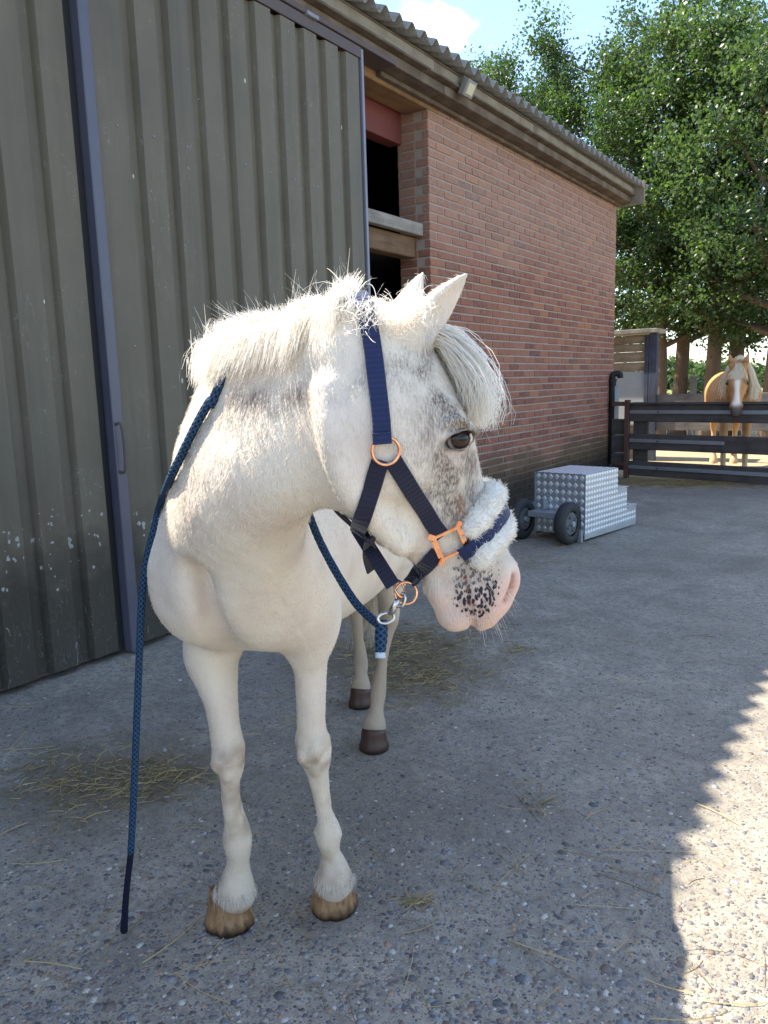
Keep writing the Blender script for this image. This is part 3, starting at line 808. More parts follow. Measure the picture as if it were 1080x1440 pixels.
HEAD_PROFILE = np.array([   # h, ventral n, dorsal n, half width, section power
    (-.030, -.085, .012, .040, 2.2),
    (.000, -.118, .034, .062, 2.2),
    (.045, -.132, .053, .076, 2.3),
    (.090, -.138, .064, .084, 2.5),
    (.140, -.142, .071, .087, 2.6),
    (.185, -.141, .075, .084, 2.6),
    (.225, -.136, .076, .073, 2.5),
    (.265, -.120, .076, .062, 2.4),
    (.305, -.095, .076, .054, 2.4),
    (.340, -.072, .077, .050, 2.4),
    (.375, -.055, .079, .050, 2.4),
    (.410, -.046, .078, .052, 2.5),
    (.440, -.046, .074, .051, 2.5),
    (.464, -.040, .060, .046, 2.4),
    (.480, -.020, .036, .033, 2.2),
])
def add_head(F, P0, R, prof, k=0.035, scale=1.0):
    """loft along the head axis written straight into the field"""
    pr = catmull(prof, 120); o = np.argsort(pr[:, 0]); pr = pr[o].copy(); pr[:, :4] *= scale
    cs = np.array([P0 + h * R[0] + n * R[1] + s * R[2] for h in (pr[0, 0], pr[-1, 0]) for n in (-.15 * scale, .1 * scale) for s in (-.1 * scale, .1 * scale)])
    sl, X, Y, Z = F.window(cs.min(0) - 0.06, cs.max(0) + 0.06)
    X, Y, Z = X - P0[0], Y - P0[1], Z - P0[2]
    h = X * R[0][0] + Y * R[0][1] + Z * R[0][2]
    n = X * R[1][0] + Y * R[1][1] + Z * R[1][2]
    s = X * R[2][0] + Y * R[2][1] + Z * R[2][2]
    hc = np.clip(h, pr[0, 0], pr[-1, 0])
    lo, hi, w, p = (np.interp(hc, pr[:, 0], pr[:, i]) for i in (1, 2, 3, 4))
    c, r = (lo + hi) / 2, (hi - lo) / 2
    # the section is widest above its middle at the brow, and narrower along the nasal bone
    y = (n - c) / r
    narrow = 1 - 0.30 * np.clip(y, 0, 1) ** 2 * smooth01(hc / scale, .20, .27) * (1 - smooth01(hc / scale, .36, .40)) - 0.16 * np.clip(-y, 0, 1) * smooth01(hc / scale, .20, .30)
    q = (np.abs(y) ** p + np.abs(s / (w * narrow)) ** p + 1e-9) ** (1 / p)
    d = (q - 1) * np.minimum(r, w) * 0.9
    ex = np.abs(h - hc); d = np.where(ex > 0, np.sqrt(np.maximum(d, 0) ** 2 + ex ** 2) + np.minimum(d, 0) * (ex < .01), d)
    F.blend(sl, d.astype(np.float32), k)

def side_of(F, h, n):
    """half width of the head at (h, n): first crossing coming in from the pony's right"""
    ss = np.arange(.13, .0, -.001); P = np.array([hd(h, n, q) for q in ss])
    ix = [np.abs(g[None] - P[:, i][:, None]).argmin(1) for i, g in enumerate(F.g)]
    v = F.v[ix[0], ix[1], ix[2]]
    k = np.argmax(v < 0)
    return float(ss[k]) if (v < 0).any() else .03
EYE_HN = (.180, .027); EYE_S = []; MOUTH = []; NOSTRIL = []
def build_white_pony():
    F = Field(axis_grid((-1.32, -.12, .0095), (-.12, .14, .0065), (.14, .62, .0038)),
              axis_grid((-.42, .10, .0070), (.10, .62, .0038)),
              axis_grid((.03, .62, .0062), (.62, 1.40, .0044)))
    # barrel
    F.tube([(.13, -.040, .80, .100, .110), (.06, -.045, .81, .135, .160), (-.04, -.036, .838, .158, .202), (-.16, -.022, .838, .178, .238),
            (-.34, .000, .82, .208, .250), (-.54, .022, .82, .220, .250), (-.72, .028, .84, .220, .232), (-.90, .025, .875, .205, .200), (-1.03, .015, .86, .165, .165), (-1.10, .01, .84, .10, .10)], k=0.03)
    # withers and croup
    F.tube([(-.02, -.065, 1.00, .05, .06), (-.16, -.045, 1.035, .045, .05), (-.34, -.01, 1.02, .05, .05)], k=0.08)
    # shoulders: blade, point of shoulder and upper arm, both sides
    F.tube([(-.20, -.110, .98, .045, .075), (-.10, -.165, .88, .055, .090), (.03, -.145, .80, .052, .080), (.01, -.108, .725, .040, .055)], k=0.07, up=(1, 0, 0))
    F.tube([(-.20, .060, 1.00, .055, .075), (-.10, .090, .88, .060, .095), (.03, .095, .77, .060, .085), (-.03, .085, .66, .055, .08)], k=0.07, up=(1, 0, 0))
    # breast
    F.ell((.115, -.095, .785), (.060, .072, .090), k=0.05)
    F.ell((.105, .030, .785), (.060, .072, .085), k=0.05)
    F.ell((.02, -.03, .70), (.09, .09, .055), k=0.05)
    # neck
    neck = [(-.16, -.020, .915, .115, .170), (-.02, -.022, .940, .126, .188), (.10, -.008, .985, .112, .192), (.205, .022, 1.026, .092, .170),
            (.280, .082, 1.064, .078, .152), (.328, .155, 1.096, .068, .138), (.352, .225, 1.114, .063, .122), (.355, .275, 1.124, .058, .100)]
    F.tube(neck, k=0.05, up=(0, 0, 1), n=36, egg=0.34)
    F.tube([(*px_h(392, 690, .235)[0], .030, .036), (*px_h(374, 735, .21)[0], .048, .056), (*px_h(360, 785, .155)[0], .072, .078), (*px_h(345, 835, .10)[0], .075, .075)], k=.075, n=16)     # windpipe and base of the neck running into the breast
    # muscle: strap muscle from poll to point of shoulder, jugular groove, parted breast, arm
    F.tube([(.335, .150, 1.045, .020, .030), (.285, .060, .985, .026, .036), (.220, -.020, .915, .032, .040), (.150, -.085, .845, .034, .042), (.105, -.125, .785, .030, .040)], k=.045, up=(0, 0, 1), n=20)
    F.tube([(.215, -.035, .845, .006, .010), (.200, -.033, .775, .012, .014), (.165, -.032, .700, .014, .014), (.10, -.03, .640, .012, .012)], k=.06, n=20, sub=True)
    F.ell((.055, -.150, .775), (.040, .036, .046), k=.03)
    F.ell((.055, .088, .775), (.040, .034, .046), k=.03)
    # fore legs (outlines measured in the view)
    fr = [(258, 345, 900, -.015, 1.15), (262, 334, 924, .0, 1.2), (287, 333, 980, .02, 1.35), (296, 337, 1024, .03, 1.2), (299, 345, 1060, .034, 1.1), (308, 341, 1094, .03, 1.15),
          (312, 340, 1128, .026, 1.25), (315, 346, 1155, .024, 1.3), (316, 354, 1183, .014, 1.35), (320, 350, 1213, .018, 1.15), (313, 353, 1233, .020, 1.0), (304, 360, 1256, .030, .95)]
    fl = [(405, 470, 870, -.045, 1.25), (407, 461, 894, -.035, 1.35), (411, 460, 924, -.03, 1.4), (418, 457, 980, -.02, 1.35), (418, 459, 1024, -.018, 1.2), (415, 467, 1050, -.015, 1.0), (428, 465, 1076, -.02, 1.15),
          (439, 465, 1111, -.026, 1.35), (445, 470, 1146, -.028, 1.35), (446, 479, 1174, -.036, 1.4), (451, 477, 1198, -.032, 1.2), (449, 488, 1218, -.034, 1.0), (443, 498, 1240, -.022, .95)]
    F.tube(leg_nodes(fr), k=0.028, up=(1, 0, 0))
    F.tube(leg_nodes(fl), k=0.028, up=(1, 0, 0))
    for rows, sg in ((fr, 1), (fl, -1)):
        N_ = np.array(leg_nodes(rows)); zz = N_[:, 2]; o_ = np.argsort(zz)
        cx = lambda z, i: np.interp(z, zz[o_], N_[o_, i])
        for z_, da, dl, r_ in ((.415, .030, .012, .018), (.402, .028, -.014, .018), (.375, .024, .004, .015), (.43, .004, .026, .013), (.40, .0, -.027, .013), (.205, .006, .020, .012), (.205, .006, -.020, .012), (.19, -.028, 0, .014)):
            F.ell((cx(z_, 0) + da * 1.12, cx(z_, 1) + dl * 1.08, z_), (r_ * .8, r_ * .8, r_ * 1.15), k=.009)
        for dl in (.020, -.020):           # hollow between cannon bone and tendon
            F.tube([(cx(z_, 0) - .006, cx(z_, 1) + dl, z_, .005, .005) for z_ in (.35, .31, .27, .24)], k=.012, n=10, sub=True)
    # hind legs: thigh, gaskin, hock, cannon, fetlock, pastern
    F.tube([(-.90, .105, .85, .10, .16), (-.86, .135, .70, .085, .125), (-.86, .120, .58, .055, .085), (-.915, .100, .47, .036, .052), (-.945, .092, .40, .033, .044),
            (-.935, .082, .35, .024, .032), (-.915, .070, .26, .018, .023), (-.895, .058, .165, .026, .032), (-.868, .055, .115, .023, .028), (-.850, .050, .078, .037, .038), (-.85, .050, .062, .037, .038)], k=0.035, up=(1, 0, 0))
    F.tube([(-.94, -.105, .85, .10, .16), (-.95, -.135, .70, .085, .125), (-1.01, -.115, .58, .055, .085), (-1.12, -.080, .46, .034, .050), (-1.16, -.070, .39, .032, .042),
            (-1.17, -.066, .34, .024, .031), (-1.185, -.062, .25, .018, .023), (-1.20, -.060, .16, .026, .031), (-1.185, -.058, .11, .023, .027), (-1.175, -.058, .072, .035, .036), (-1.175, -.058, .058, .035, .036)], k=0.035, up=(1, 0, 0))
    # head
    F.side = lambda h, n: side_of(F, h, n)
    add_head(F, HP0, HEAD_R, HEAD_PROFILE)
    F.ell(hd(.450, -.036, 0), (.026, .022, .034), HEAD_R, k=0.016)                      # lower lip and chin
    F.ell(hd(.405, -.046, 0), (.026, .016, .028), HEAD_R, k=0.02)
    for sd in (1, -1):
        F.ell(hd(.160, .028, .070 * sd), (.036, .024, .020), HEAD_R, k=0.022)           # brow over the eye
        F.tube([(*hd(h_, n_, s_ * sd), .020, .020) for h_, n_, s_ in ((.060, -.118, .050), (.105, -.133, .064), (.155, -.138, .067), (.205, -.131, .062), (.250, -.108, .047), (.300, -.084, .036))], k=0.018, n=20)   # edge of the jaw
        F.ell(hd(.150, -.060, .066 * sd), (.060, .050, .018), HEAD_R, k=0.04)           # cheek muscle
        F.tube([(*hd(.205, .020, .070 * sd), .010, .010), (*hd(.245, .014, .060 * sd), .009, .009), (*hd(.285, .010, .050 * sd), .006, .006)], k=0.018)   # facial crest
        F.ell(hd(.412, .050, .034 * sd), (.030, .026, .022), HEAD_R, k=0.018)           # nostril wing
        F.ell(hd(.428, .010, .030 * sd), (.030, .030, .025), HEAD_R, k=0.02)            # upper lip
        F.tube([(*hd(h_, n_, (F.side(h_, n_) - .001) * sd), r_, r_ * 1.2) for h_, n_, r_ in ((.405, .063, .004), (.420, .060, .0075), (.434, .049, .0075), (.447, .035, .004))], k=0.005, sub=True, n=18)
        if sd > 0: NOSTRIL.extend([(h_, n_, F.side(h_, n_)) for h_, n_ in ((.412, .060), (.420, .058), (.428, .053), (.436, .046), (.443, .038))])   # nostril
        mouth = [(h_, n_, F.side(h_, n_)) for h_, n_ in ((.386, -.012), (.405, -.014), (.425, -.017), (.445, -.018), (.460, -.017), (.473, -.015))]
        F.tube([(*hd(h_, n_, (q_ - .001) * sd), r_, r_ * 1.0) for (h_, n_, q_), r_ in zip(mouth, (.002, .0035, .0042, .0045, .0048, .0050))], k=0.004, sub=True, n=30)
        if sd > 0: MOUTH.extend(mouth)
        F.tube([(*hd(.470, -.016, .030 * sd), .006, .006), (*hd(.486, -.013, .0 * sd), .006, .006)], k=0.007, sub=True)
        # eye: socket, then the two lids around it
        eh, en = EYE_HN; es = F.side(eh, en) + .004; EYE_S.append(es)
        F.ell(hd(eh, en, (es + .006) * sd), (.0130, .022, .017), HEAD_R, k=0.005, sub=True)
        lid_u = [(-.003, -.030, -.005), (-.0118, -.014, .004), (-.0130, .003, .0075), (-.008, .019, .004), (.001, .029, -.006)]
        lid_l = [(-.003, -.030, -.005), (.009, -.014, .001), (.0140, .003, .001), (.010, .019, -.003), (.001, .029, -.007)]
        F.tube([(*hd(eh + a_, en + b_, (es + c_) * sd), .0036, .0036) for a_, b_, c_ in lid_u], k=0.004, n=24)
        F.tube([(*hd(eh + a_, en + b_, (es + c_) * sd), .0028, .0028) for a_, b_, c_ in lid_l], k=0.004, n=24)
        F.tube([(*hd(eh - .004 + a_ * 1.9, en + b_ * 1.05, (es + c_ - .002) * sd), .0040, .0040) for a_, b_, c_ in lid_u], k=0.008, n=20)
        # ears: leaf-shaped shells
        eb = hd(.030, .026, .046 * sd)
        ear_dir = (-.50 * Hh + .84 * Hn + .14 * Hs) if sd > 0 else (-.69 * Hh + .69 * Hn - .08 * Hs); ear_dir /= np.linalg.norm(ear_dir)
        open_dir = (.55 * Hn * 0 + .55 * Hh + .80 * sd * Hs); open_dir -= ear_dir * (open_dir @ ear_dir); open_dir /= np.linalg.norm(open_dir)
        pts = [(0, .026, .024), (.03, .027, .021), (.06, .023, .016), (.09, .013, .010), (.112, .003, .003)]
        F.tube([(*(eb + ear_dir * t), a_, b_) for t, a_, b_ in pts], k=0.014, up=open_dir, n=18)
        F.tube([(*(eb + ear_dir * t + open_dir * o), a_, b_) for t, o, a_, b_ in ((.016, .016, .010, .010), (.04, .014, .018, .012), (.07, .010, .015, .010), (.10, .005, .004, .004))], k=0.005, up=open_dir, n=14, sub=True)
    return F
from mathutils.bvhtree import BVHTree
H_MAT = Matrix([[HA[0], HL[0], 0, HO[0]], [HA[1], HL[1], 0, HO[1]], [0, 0, 1, HO[2]], [0, 0, 0, 1]])
pony_field = build_white_pony()
PV, PF = pony_field.surface(2)
PN = vnormals(PV, PF)
_hb = smooth01(to_head(PV)[:, 0], -.05, .03) * (PV[:, 1] > .1)
PV = PV + PN * (((fbm(PV, 8, 21, 3) - .5) * .012 + (fbm(PV * np.array([1, 1, .5]), 34, 25, 2) - .5) * .003) * (1 - _hb) * smooth01(PV[:, 2], .5, .7) + (fbm(PV * np.array([1, 1, .6]), 26, 29, 3) - .5) * .006 * (1 - smooth01(PV[:, 2], .5, .65)))[:, None]
PN = vnormals(PV, PF)
del pony_field
PONY_BVH = BVHTree.FromPolygons([tuple(v) for v in PV.tolist()], PF.tolist())
CAM_H_ = to_h(CAM)
_hq = to_head(PV[PF].mean(1)); _hm = (_hq[:, 0] > -.035) & (_hq[:, 0] < .55) & (_hq[:, 1] > -.175) & (_hq[:, 1] < .15) & (np.abs(_hq[:, 2]) < .125)
HEAD_BVH = BVHTree.FromPolygons([tuple(v) for v in PV.tolist()], PF[_hm].tolist())
def hit(x, y, bvh=None):
    """where the sight line through a point of the view meets the pony: point, normal (pony frame)"""
    d = ray(x, y); d = np.array([d @ HA, d @ HL, d[2]]); d /= np.linalg.norm(d)
    bvh = bvh or PONY_BVH
    loc, nor, _, dist = bvh.ray_cast(Vector(CAM_H_), Vector(d))
    if loc is None:                                      # just off the outline: the skin nearest to the sight line
        c = [bvh.find_nearest(Vector(CAM_H_ + d * t)) + (t,) for t in np.arange(.95, 1.20, .01)]
        loc, nor, _, dist, t = min(c, key=lambda q: q[3])
        n = np.array(nor); n = n if n @ d < 0 else n - d * (n @ d) * 1.2
        return CAM_H_ + d * t, n / np.linalg.norm(n)
    n = np.array(nor)
    if n @ d > 0: n = -n
    return np.array(loc), n
def wrap(h, ang, c=0.01):
    """point on the head at axis position h, at an angle round the axis (0 = nasal bone, 90 = right cheek)"""
    t = math.radians(ang); o = hd(h, c + .3 * math.cos(t), .3 * math.sin(t)); d = hd(h, c, 0) - o
    loc, nor, _, _ = PONY_BVH.ray_cast(Vector(o), Vector(d).normalized())
    if loc is None: loc, nor, _, _ = PONY_BVH.find_nearest(Vector(hd(h, c, 0)))
    n = np.array(nor)
    if n @ d > 0: n = -n
    return np.array(loc), n
def mirror_head(P):
    q = to_head(P); q = q * np.array([1, 1, -1]); return HP0 + q @ HEAD_R

# ---- coat masks, from the anatomy
def blob(q, c, r): return np.exp(-(((q - np.array(c)) / np.array(r)) ** 2).sum(1))
def coat_masks(P):
    q = to_head(P); h, n, s = q.T
    inhead = smooth01(h, -.02, .03) * (n > -.2) * (np.abs(s) < .12) * (P[:, 1] > .1)
    nz = fbm(P, 30, 3, 4); nz2 = fbm(P, 9, 5, 3)
    hn = np.stack([h, n], 1)
    g = .6 * blob(hn, (.355, .005), (.025, .03)) + 1.0 * blob(hn, (.165, .040), (.060, .050)) + .95 * blob(hn, (.245, .020), (.060, .050)) + .75 * blob(hn, (.09, .02), (.05, .045)) + .5 * blob(hn, (.30, .02), (.03, .03)) + .35 * blob(hn, (.21, -.03), (.07, .05))
    g = g * inhead
    # grey-brown flecked band low on the crest
    K = (np.array([-.02, .11, .215, .285, .33, .352, .36]), np.array([.985, 1.03, 1.075, 1.115, 1.15, 1.175, 1.19]))
    zc = np.interp(P[:, 0], *K)
    band = np.exp(-((P[:, 2] - zc + .060) / .042) ** 2) * smooth01(P[:, 0], .22, .31) * (1 - inhead * smooth01(h, .05, .09)) * (P[:, 2] > .8)
    band2 = np.exp(-((P[:, 2] - .985) / .05) ** 2) * smooth01(P[:, 1], .13, .2) * (P[:, 0] > .2) * (1 - smooth01(n, -.10, -.05))
    grey = np.clip(g * (.22 + .95 * np.clip((nz - .34) * 3.4, 0, 1.15)) + .85 * band * np.clip((nz - .32) * 3.2, 0, 1.2), 0, 1)
    pink = smooth01(h, .375, .43) * inhead * np.clip(.55 + .45 * smooth01(n, -.06, .03), 0, 1)
    spots = inhead * np.clip(1.25 * blob(hn, (.400, .000), (.036, .036)) + .9 * blob(hn, (.365, .012), (.03, .032)) + 1.0 * blob(hn, (.432, -.006), (.028, .026)) , 0, 1)
    lid = inhead * np.clip(blob(q, (EYE_HN[0], EYE_HN[1], EYE_S[0]), (.0135, .026, .03)) * 1.5, 0, 1)
    lid = np.maximum(lid, inhead * np.clip(blob(q, (EYE_HN[0], EYE_HN[1], -EYE_S[0]), (.0135, .026, .03)) * 1.5, 0, 1))
    rust = inhead * blob(hn, (.285, .012), (.032, .007)) * 1.1 * smooth01(nz, .3, .5)
    # cream on belly, lower legs
    low = 1 - smooth01(P[:, 2], .25, .70)
    hindlow = (1 - smooth01(P[:, 2], .30, .55)) * (P[:, 0] < -.5)
    cream = np.clip(.35 * (1 - smooth01(P[:, 2], .6, .95)) + .45 * low + .25 * nz2 * (P[:, 2] < 1), 0, 1) * (1 - inhead)
    dirt = np.clip(1.0 * hindlow + low * (.10 + .75 * smooth01(nz2, .42, .68) * smooth01(nz, .25, .6)) + .30 * (1 - smooth01(P[:, 2], .10, .25)) + .35 * np.exp(-((P[:, 2] - .40) / .05) ** 2) * smooth01(nz, .35, .6), 0, 1) * (1 - inhead)
    mo = np.min([((q - np.array([a_, b_, c_ * sg])) ** 2).sum(1) for (a_, b_, c_) in MOUTH for sg in (1, -1)], axis=0)
    no = np.min([((q - np.array([a_, b_, c_ * sg])) ** 2).sum(1) for (a_, b_, c_) in NOSTRIL for sg in (1, -1)], axis=0)
    crease = np.clip(1.1 * np.exp(-mo / .0048 ** 2) + .9 * np.exp(-no / .0055 ** 2), 0, 1) * inhead
    rim = np.exp(-(((h - EYE_HN[0] - .020 + .10 * np.abs(n - EYE_HN[1])) / .0048) ** 2 + ((n - EYE_HN[1] + .002) / .018) ** 2)) * inhead
    return dict(crease=crease, rim=rim, grey=grey, pink=pink, spots=spots, lid=lid, rust=np.clip(rust, 0, 1), cream=cream, dirt=dirt)

def coat_material():
    t = NT('pony_coat')
    co = t.coord('Object')
    n1 = t.noise(co, 60, 5, .6); n2 = t.noise(co, 240, 3, .6); n3 = t.noise(t.mapping(co, (420, 420, 90)), 1.0, 3, .6); n0 = t.noise(co, 7, 4, .6)
    c = t.mix(t.math('MULTIPLY', t.attr('cream'), .8), (.80, .720, .605), (.68, .56, .40))
    c = t.mix(t.math('MULTIPLY', t.ramp(n0, [(.40, 0.), (.66, 1.)]), .5), c, (.60, .46, .39))
    flk = t.ramp(n3, [(.35, 0.), (.62, 1.)])
    g = t.math('MULTIPLY', t.attr('grey'), t.math('ADD', t.math('MULTIPLY', flk, .75), .38))
    c = t.mix(g, c, (.195, .155, .130))
    c = t.mix(t.math('MULTIPLY', t.attr('rust'), t.ramp(n2, [(.35, .2), (.6, 1.)])), c, (.22, .085, .035))
    c = t.mix(t.math('MULTIPLY', t.attr('dirt'), .75), c, (.34, .245, .165))
    pk = t.mix(t.ramp(n1, [(.3, 0.), (.7, 1.)]), (.74, .50, .42), (.78, .42, .33))
    c = t.mix(t.math('MULTIPLY', t.attr('pink'), .85), c, pk)
    c = t.mix(t.math('MULTIPLY', t.math('MULTIPLY', t.attr('spots'), .62), t.ramp(n1, [(.35, .2), (.6, 1.)])), c, (.27, .225, .215))
    w = t.noise(co, 45, 2, .5, out='Color')
    vec = t.node('ShaderNodeVectorMath', operation='MULTIPLY_ADD')
    t.l.new(w, vec.inputs[0]); vec.inputs[1].default_value = (.012, .012, .012); t.l.new(co, vec.inputs[2])
    vd = t.vor(t.mapping(vec.outputs[0], (1, 1, .6)), 190)
    thr = t.math('MULTIPLY', t.math('SUBTRACT', t.attr('spots'), .14), .98)
    thr = t.math('ADD', thr, t.math('MULTIPLY', t.math('SUBTRACT', t.noise(co, 110, 2, .5), .5), .5))
    thr = t.math('MULTIPLY', thr, t.math('GREATER_THAN', t.attr('spots'), .12))
    sp = t.math('LESS_THAN', vd, t.math('MULTIPLY', thr, .72))
    spf = t.ramp(t.math('SUBTRACT', t.math('MULTIPLY', thr, .72), vd), [(0., 0.), (.17, 1.)])
    c = t.mix(spf, c, t.mix(t.ramp(t.attr('pink'), [(.2, 0.), (.6, 1.)]), (.14, .125, .12), (.030, .029, .036)))
    c = t.mix(t.math('MULTIPLY', t.attr('crease'), .85), c, (.16, .055, .032))
    c = t.mix(t.ramp(t.math('ADD', t.attr('lid'), t.math('MULTIPLY', t.math('SUBTRACT', n1, .5), .5)), [(.30, 0.), (.85, 1.)]), c, t.mix(n1, (.012, .010, .010), (.045, .038, .036)))
    c = t.mix(t.math('MULTIPLY', t.attr('rim'), .75), c, (.52, .40, .34))
    hgt = t.math('ADD', t.math('MULTIPLY', n3, 1.0), t.math('MULTIPLY', n2, .35))
    t.bump(hgt, .5, .005)
    return t.out(c, .78, spec=.18, **{'Subsurface Weight': .0, 'Sheen Weight': .05, 'Sheen Roughness': .5})
M_COAT = coat_material()
pony = empty('white_pony', HO)
pony.matrix_world = H_MAT
tag(pony, 'white pony with grey flecked face, wearing a halter, standing facing us in the yard', 'horse')
me = np_mesh('body', PV, PF)
masks = coat_masks(PV)
for k_, a_ in masks.items(): set_attr(me, k_, a_)
pony_body = obj_from('body', me, M_COAT, pony)

# ---- eyes
def eye_material():
    t = NT('pony_eye'); co = t.coord('Object'); x, y, z = t.sep(co)
    r = t.math('SQRT', t.math('ADD', t.math('POWER', x, 2.0), t.math('POWER', t.math('MULTIPLY', y, 1.0), 2.0)))
    pup = t.math('SQRT', t.math('ADD', t.math('POWER', t.math('MULTIPLY', x, 1.7), 2.0), t.math('POWER', y, 2.0)))
    c = t.ramp(t.math('MULTIPLY', r, 40.), [(.28, (.040, .015, .007)), (.48, (.018, .008, .005)), (.64, (.008, .006, .006)), (.73, (.34, .26, .22))])
    c = t.mix(t.math('LESS_THAN', pup, .0085), c, (.004, .004, .005))
    return t.out(c, .05, spec=.35)
M_EYE = eye_material()
def uv_sphere(r, seg=24, rings=14):
    bm = bmesh.new(); bmesh.ops.create_uvsphere(bm, u_segments=seg, v_segments=rings, radius=r); return bm
for sd in (1, -1):
    e = bm_obj('eye', uv_sphere(.0205, 28, 18), M_EYE, pony, True)
    c = hd(EYE_HN[0] + .000, EYE_HN[1] + .002, (EYE_S[0] - .0172) * sd)
    zax = Hs * sd + .25 * Hn - .05 * Hh; zax /= np.linalg.norm(zax)
    yax = Hn - zax * (Hn @ zax); yax /= np.linalg.norm(yax); xax = np.cross(yax, zax)
    e.matrix_local = Matrix([[xax[0], yax[0], zax[0], c[0]], [xax[1], yax[1], zax[1], c[1]], [xax[2], yax[2], zax[2], c[2]], [0, 0, 0, 1]])

# ---- hooves
def hoof_material(name, c1, c2, c3):
    t = NT(name); co = t.coord('Object'); x, y, z = t.sep(co)
    n = t.noise(t.mapping(co, (1, 1, .35)), 55, 5, .6); n2 = t.noise(t.mapping(co, (1, 1, .15)), 160, 3, .6)
    c = t.mix(t.ramp(n, [(.35, 0.), (.65, 1.)]), c1, c2)
    c = t.mix(t.ramp(t.math('ADD', t.math('MULTIPLY', z, 12.), t.math('MULTIPLY', n, .5)), [(.28, 1.), (.55, 0.)]), c, c3)
    c = t.mix(t.ramp(n2, [(.55, 0.), (.7, .6)]), c, c3)
    t.bump(n2, .3, .003)
    return t.out(c, .42, spec=.4)
M_HOOF_F = hoof_material('hoof_amber', (.19, .095, .038), (.36, .215, .105), (.028, .016, .011))
M_HOOF_H = hoof_material('hoof_dark', (.085, .04, .026), (.06, .03, .02), (.03, .018, .013))
def hoof(name, c, r, hgt, mat, toe=0.0):
    """hoof wall: flared towards the ground, sloping toe, flat heel, coronet band on top"""
    seg, rings = 28, 7; V = []; Fc = []
    for i in range(rings + 1):
        t = i / rings; z = hgt * t
        rr = r * (1.0 - .24 * t + .02 * math.sin(t * 9)) * (1 if i else .97)
        for j in range(seg):
            a = 2 * math.pi * j / seg; ca, sa = math.cos(a), math.sin(a)
            heel = .86 if ca < -.5 else 1.0
            x = rr * (ca * (1.06 if ca > 0 else .82)) * heel - t * r * .10 * (1 if ca > 0 else .55)
            top = z + (t * (.18 * hgt * ca - .12 * hgt))
            notch = -.10 * r * math.exp(-((a if a < math.pi else a - 2 * math.pi) / .16) ** 2) * (1 - t) * toe
            V.append((x + notch, rr * sa, max(top, 0)))
        if i: 
            for j in range(seg):
                k = (j + 1) % seg
                Fc.append(((i - 1) * seg + j, (i - 1) * seg + k, i * seg + k, i * seg + j))
    Fc.append(tuple(range(seg - 1, -1, -1))); Fc.append(tuple(range(rings * seg, rings * seg + seg)))
    o = mesh_obj('hoof', V, Fc, mat, pony, True); o.location = c
    return o
def px_ground_h(x, y):
    return to_h(on_ground(x, y))
for (x, y, r, hg, m, rz) in ((325, 1296, .0560, .082, M_HOOF_F, -.28), (470, 1275, .0535, .080, M_HOOF_F, .05)):
    c = px_ground_h(x, y); o = hoof('hoof', (c[0], c[1], .003), r, hg, m, 1.0); o.rotation_euler[2] = rz
for c, r, hg, rz in (((-.835, .050, .003), .049, .070, -.02), ((-1.165, -.058, .003), .047, .068, -.1)):
    o = hoof('hoof', c, r, hg, M_HOOF_H); o.rotation_euler[2] = rz

# ---- hair: strands as tapered ribbons
M_MANE = hair_material('mane_hair', (.93, .90, .84), (.62, .50, .34), .5)
M_FUR = hair_material('coat_hair', (.80, .735, .635), (.20, .155, .125), .15)

# crest line: highest skin points along the neck
_cr = []
for a_, l_ in zip(np.linspace(-.10, .36, 40), np.interp(np.linspace(-.10, .36, 40), (-.16, -.02, .11, .215, .285, .33, .352, .36), (-.040, -.045, -.030, .005, .070, .150, .225, .285))):
    loc, nor, _, _ = PONY_BVH.ray_cast(Vector((a_, l_, 1.6)), Vector((0, 0, -1)))
    _cr.append(loc)
CREST = np.array(_cr)
_sl = np.concatenate([[0], np.cumsum(np.linalg.norm(np.diff(CREST, axis=0), axis=1))])
def crest_at(t):
    u = np.asarray(t) * _sl[-1]
    P = np.stack([np.interp(u, _sl, CREST[:, i]) for i in range(3)], 1)
    e = 1e-3; Q = np.stack([np.interp(np.minimum(u + .02, _sl[-1]), _sl, CREST[:, i]) - np.interp(np.maximum(u - .02, 0), _sl, CREST[:, i]) for i in range(3)], 1)
    T = Q / np.linalg.norm(Q, axis=1)[:, None]
    side = np.cross(T, np.array([0, 0, 1.0])); side /= np.linalg.norm(side, axis=1)[:, None]
    side *= np.where((side * np.array([.5, -1, 0])).sum(1) < 0, -1, 1)[:, None]      # to the pony's right
    return P, T, side
MANE_T0 = .51
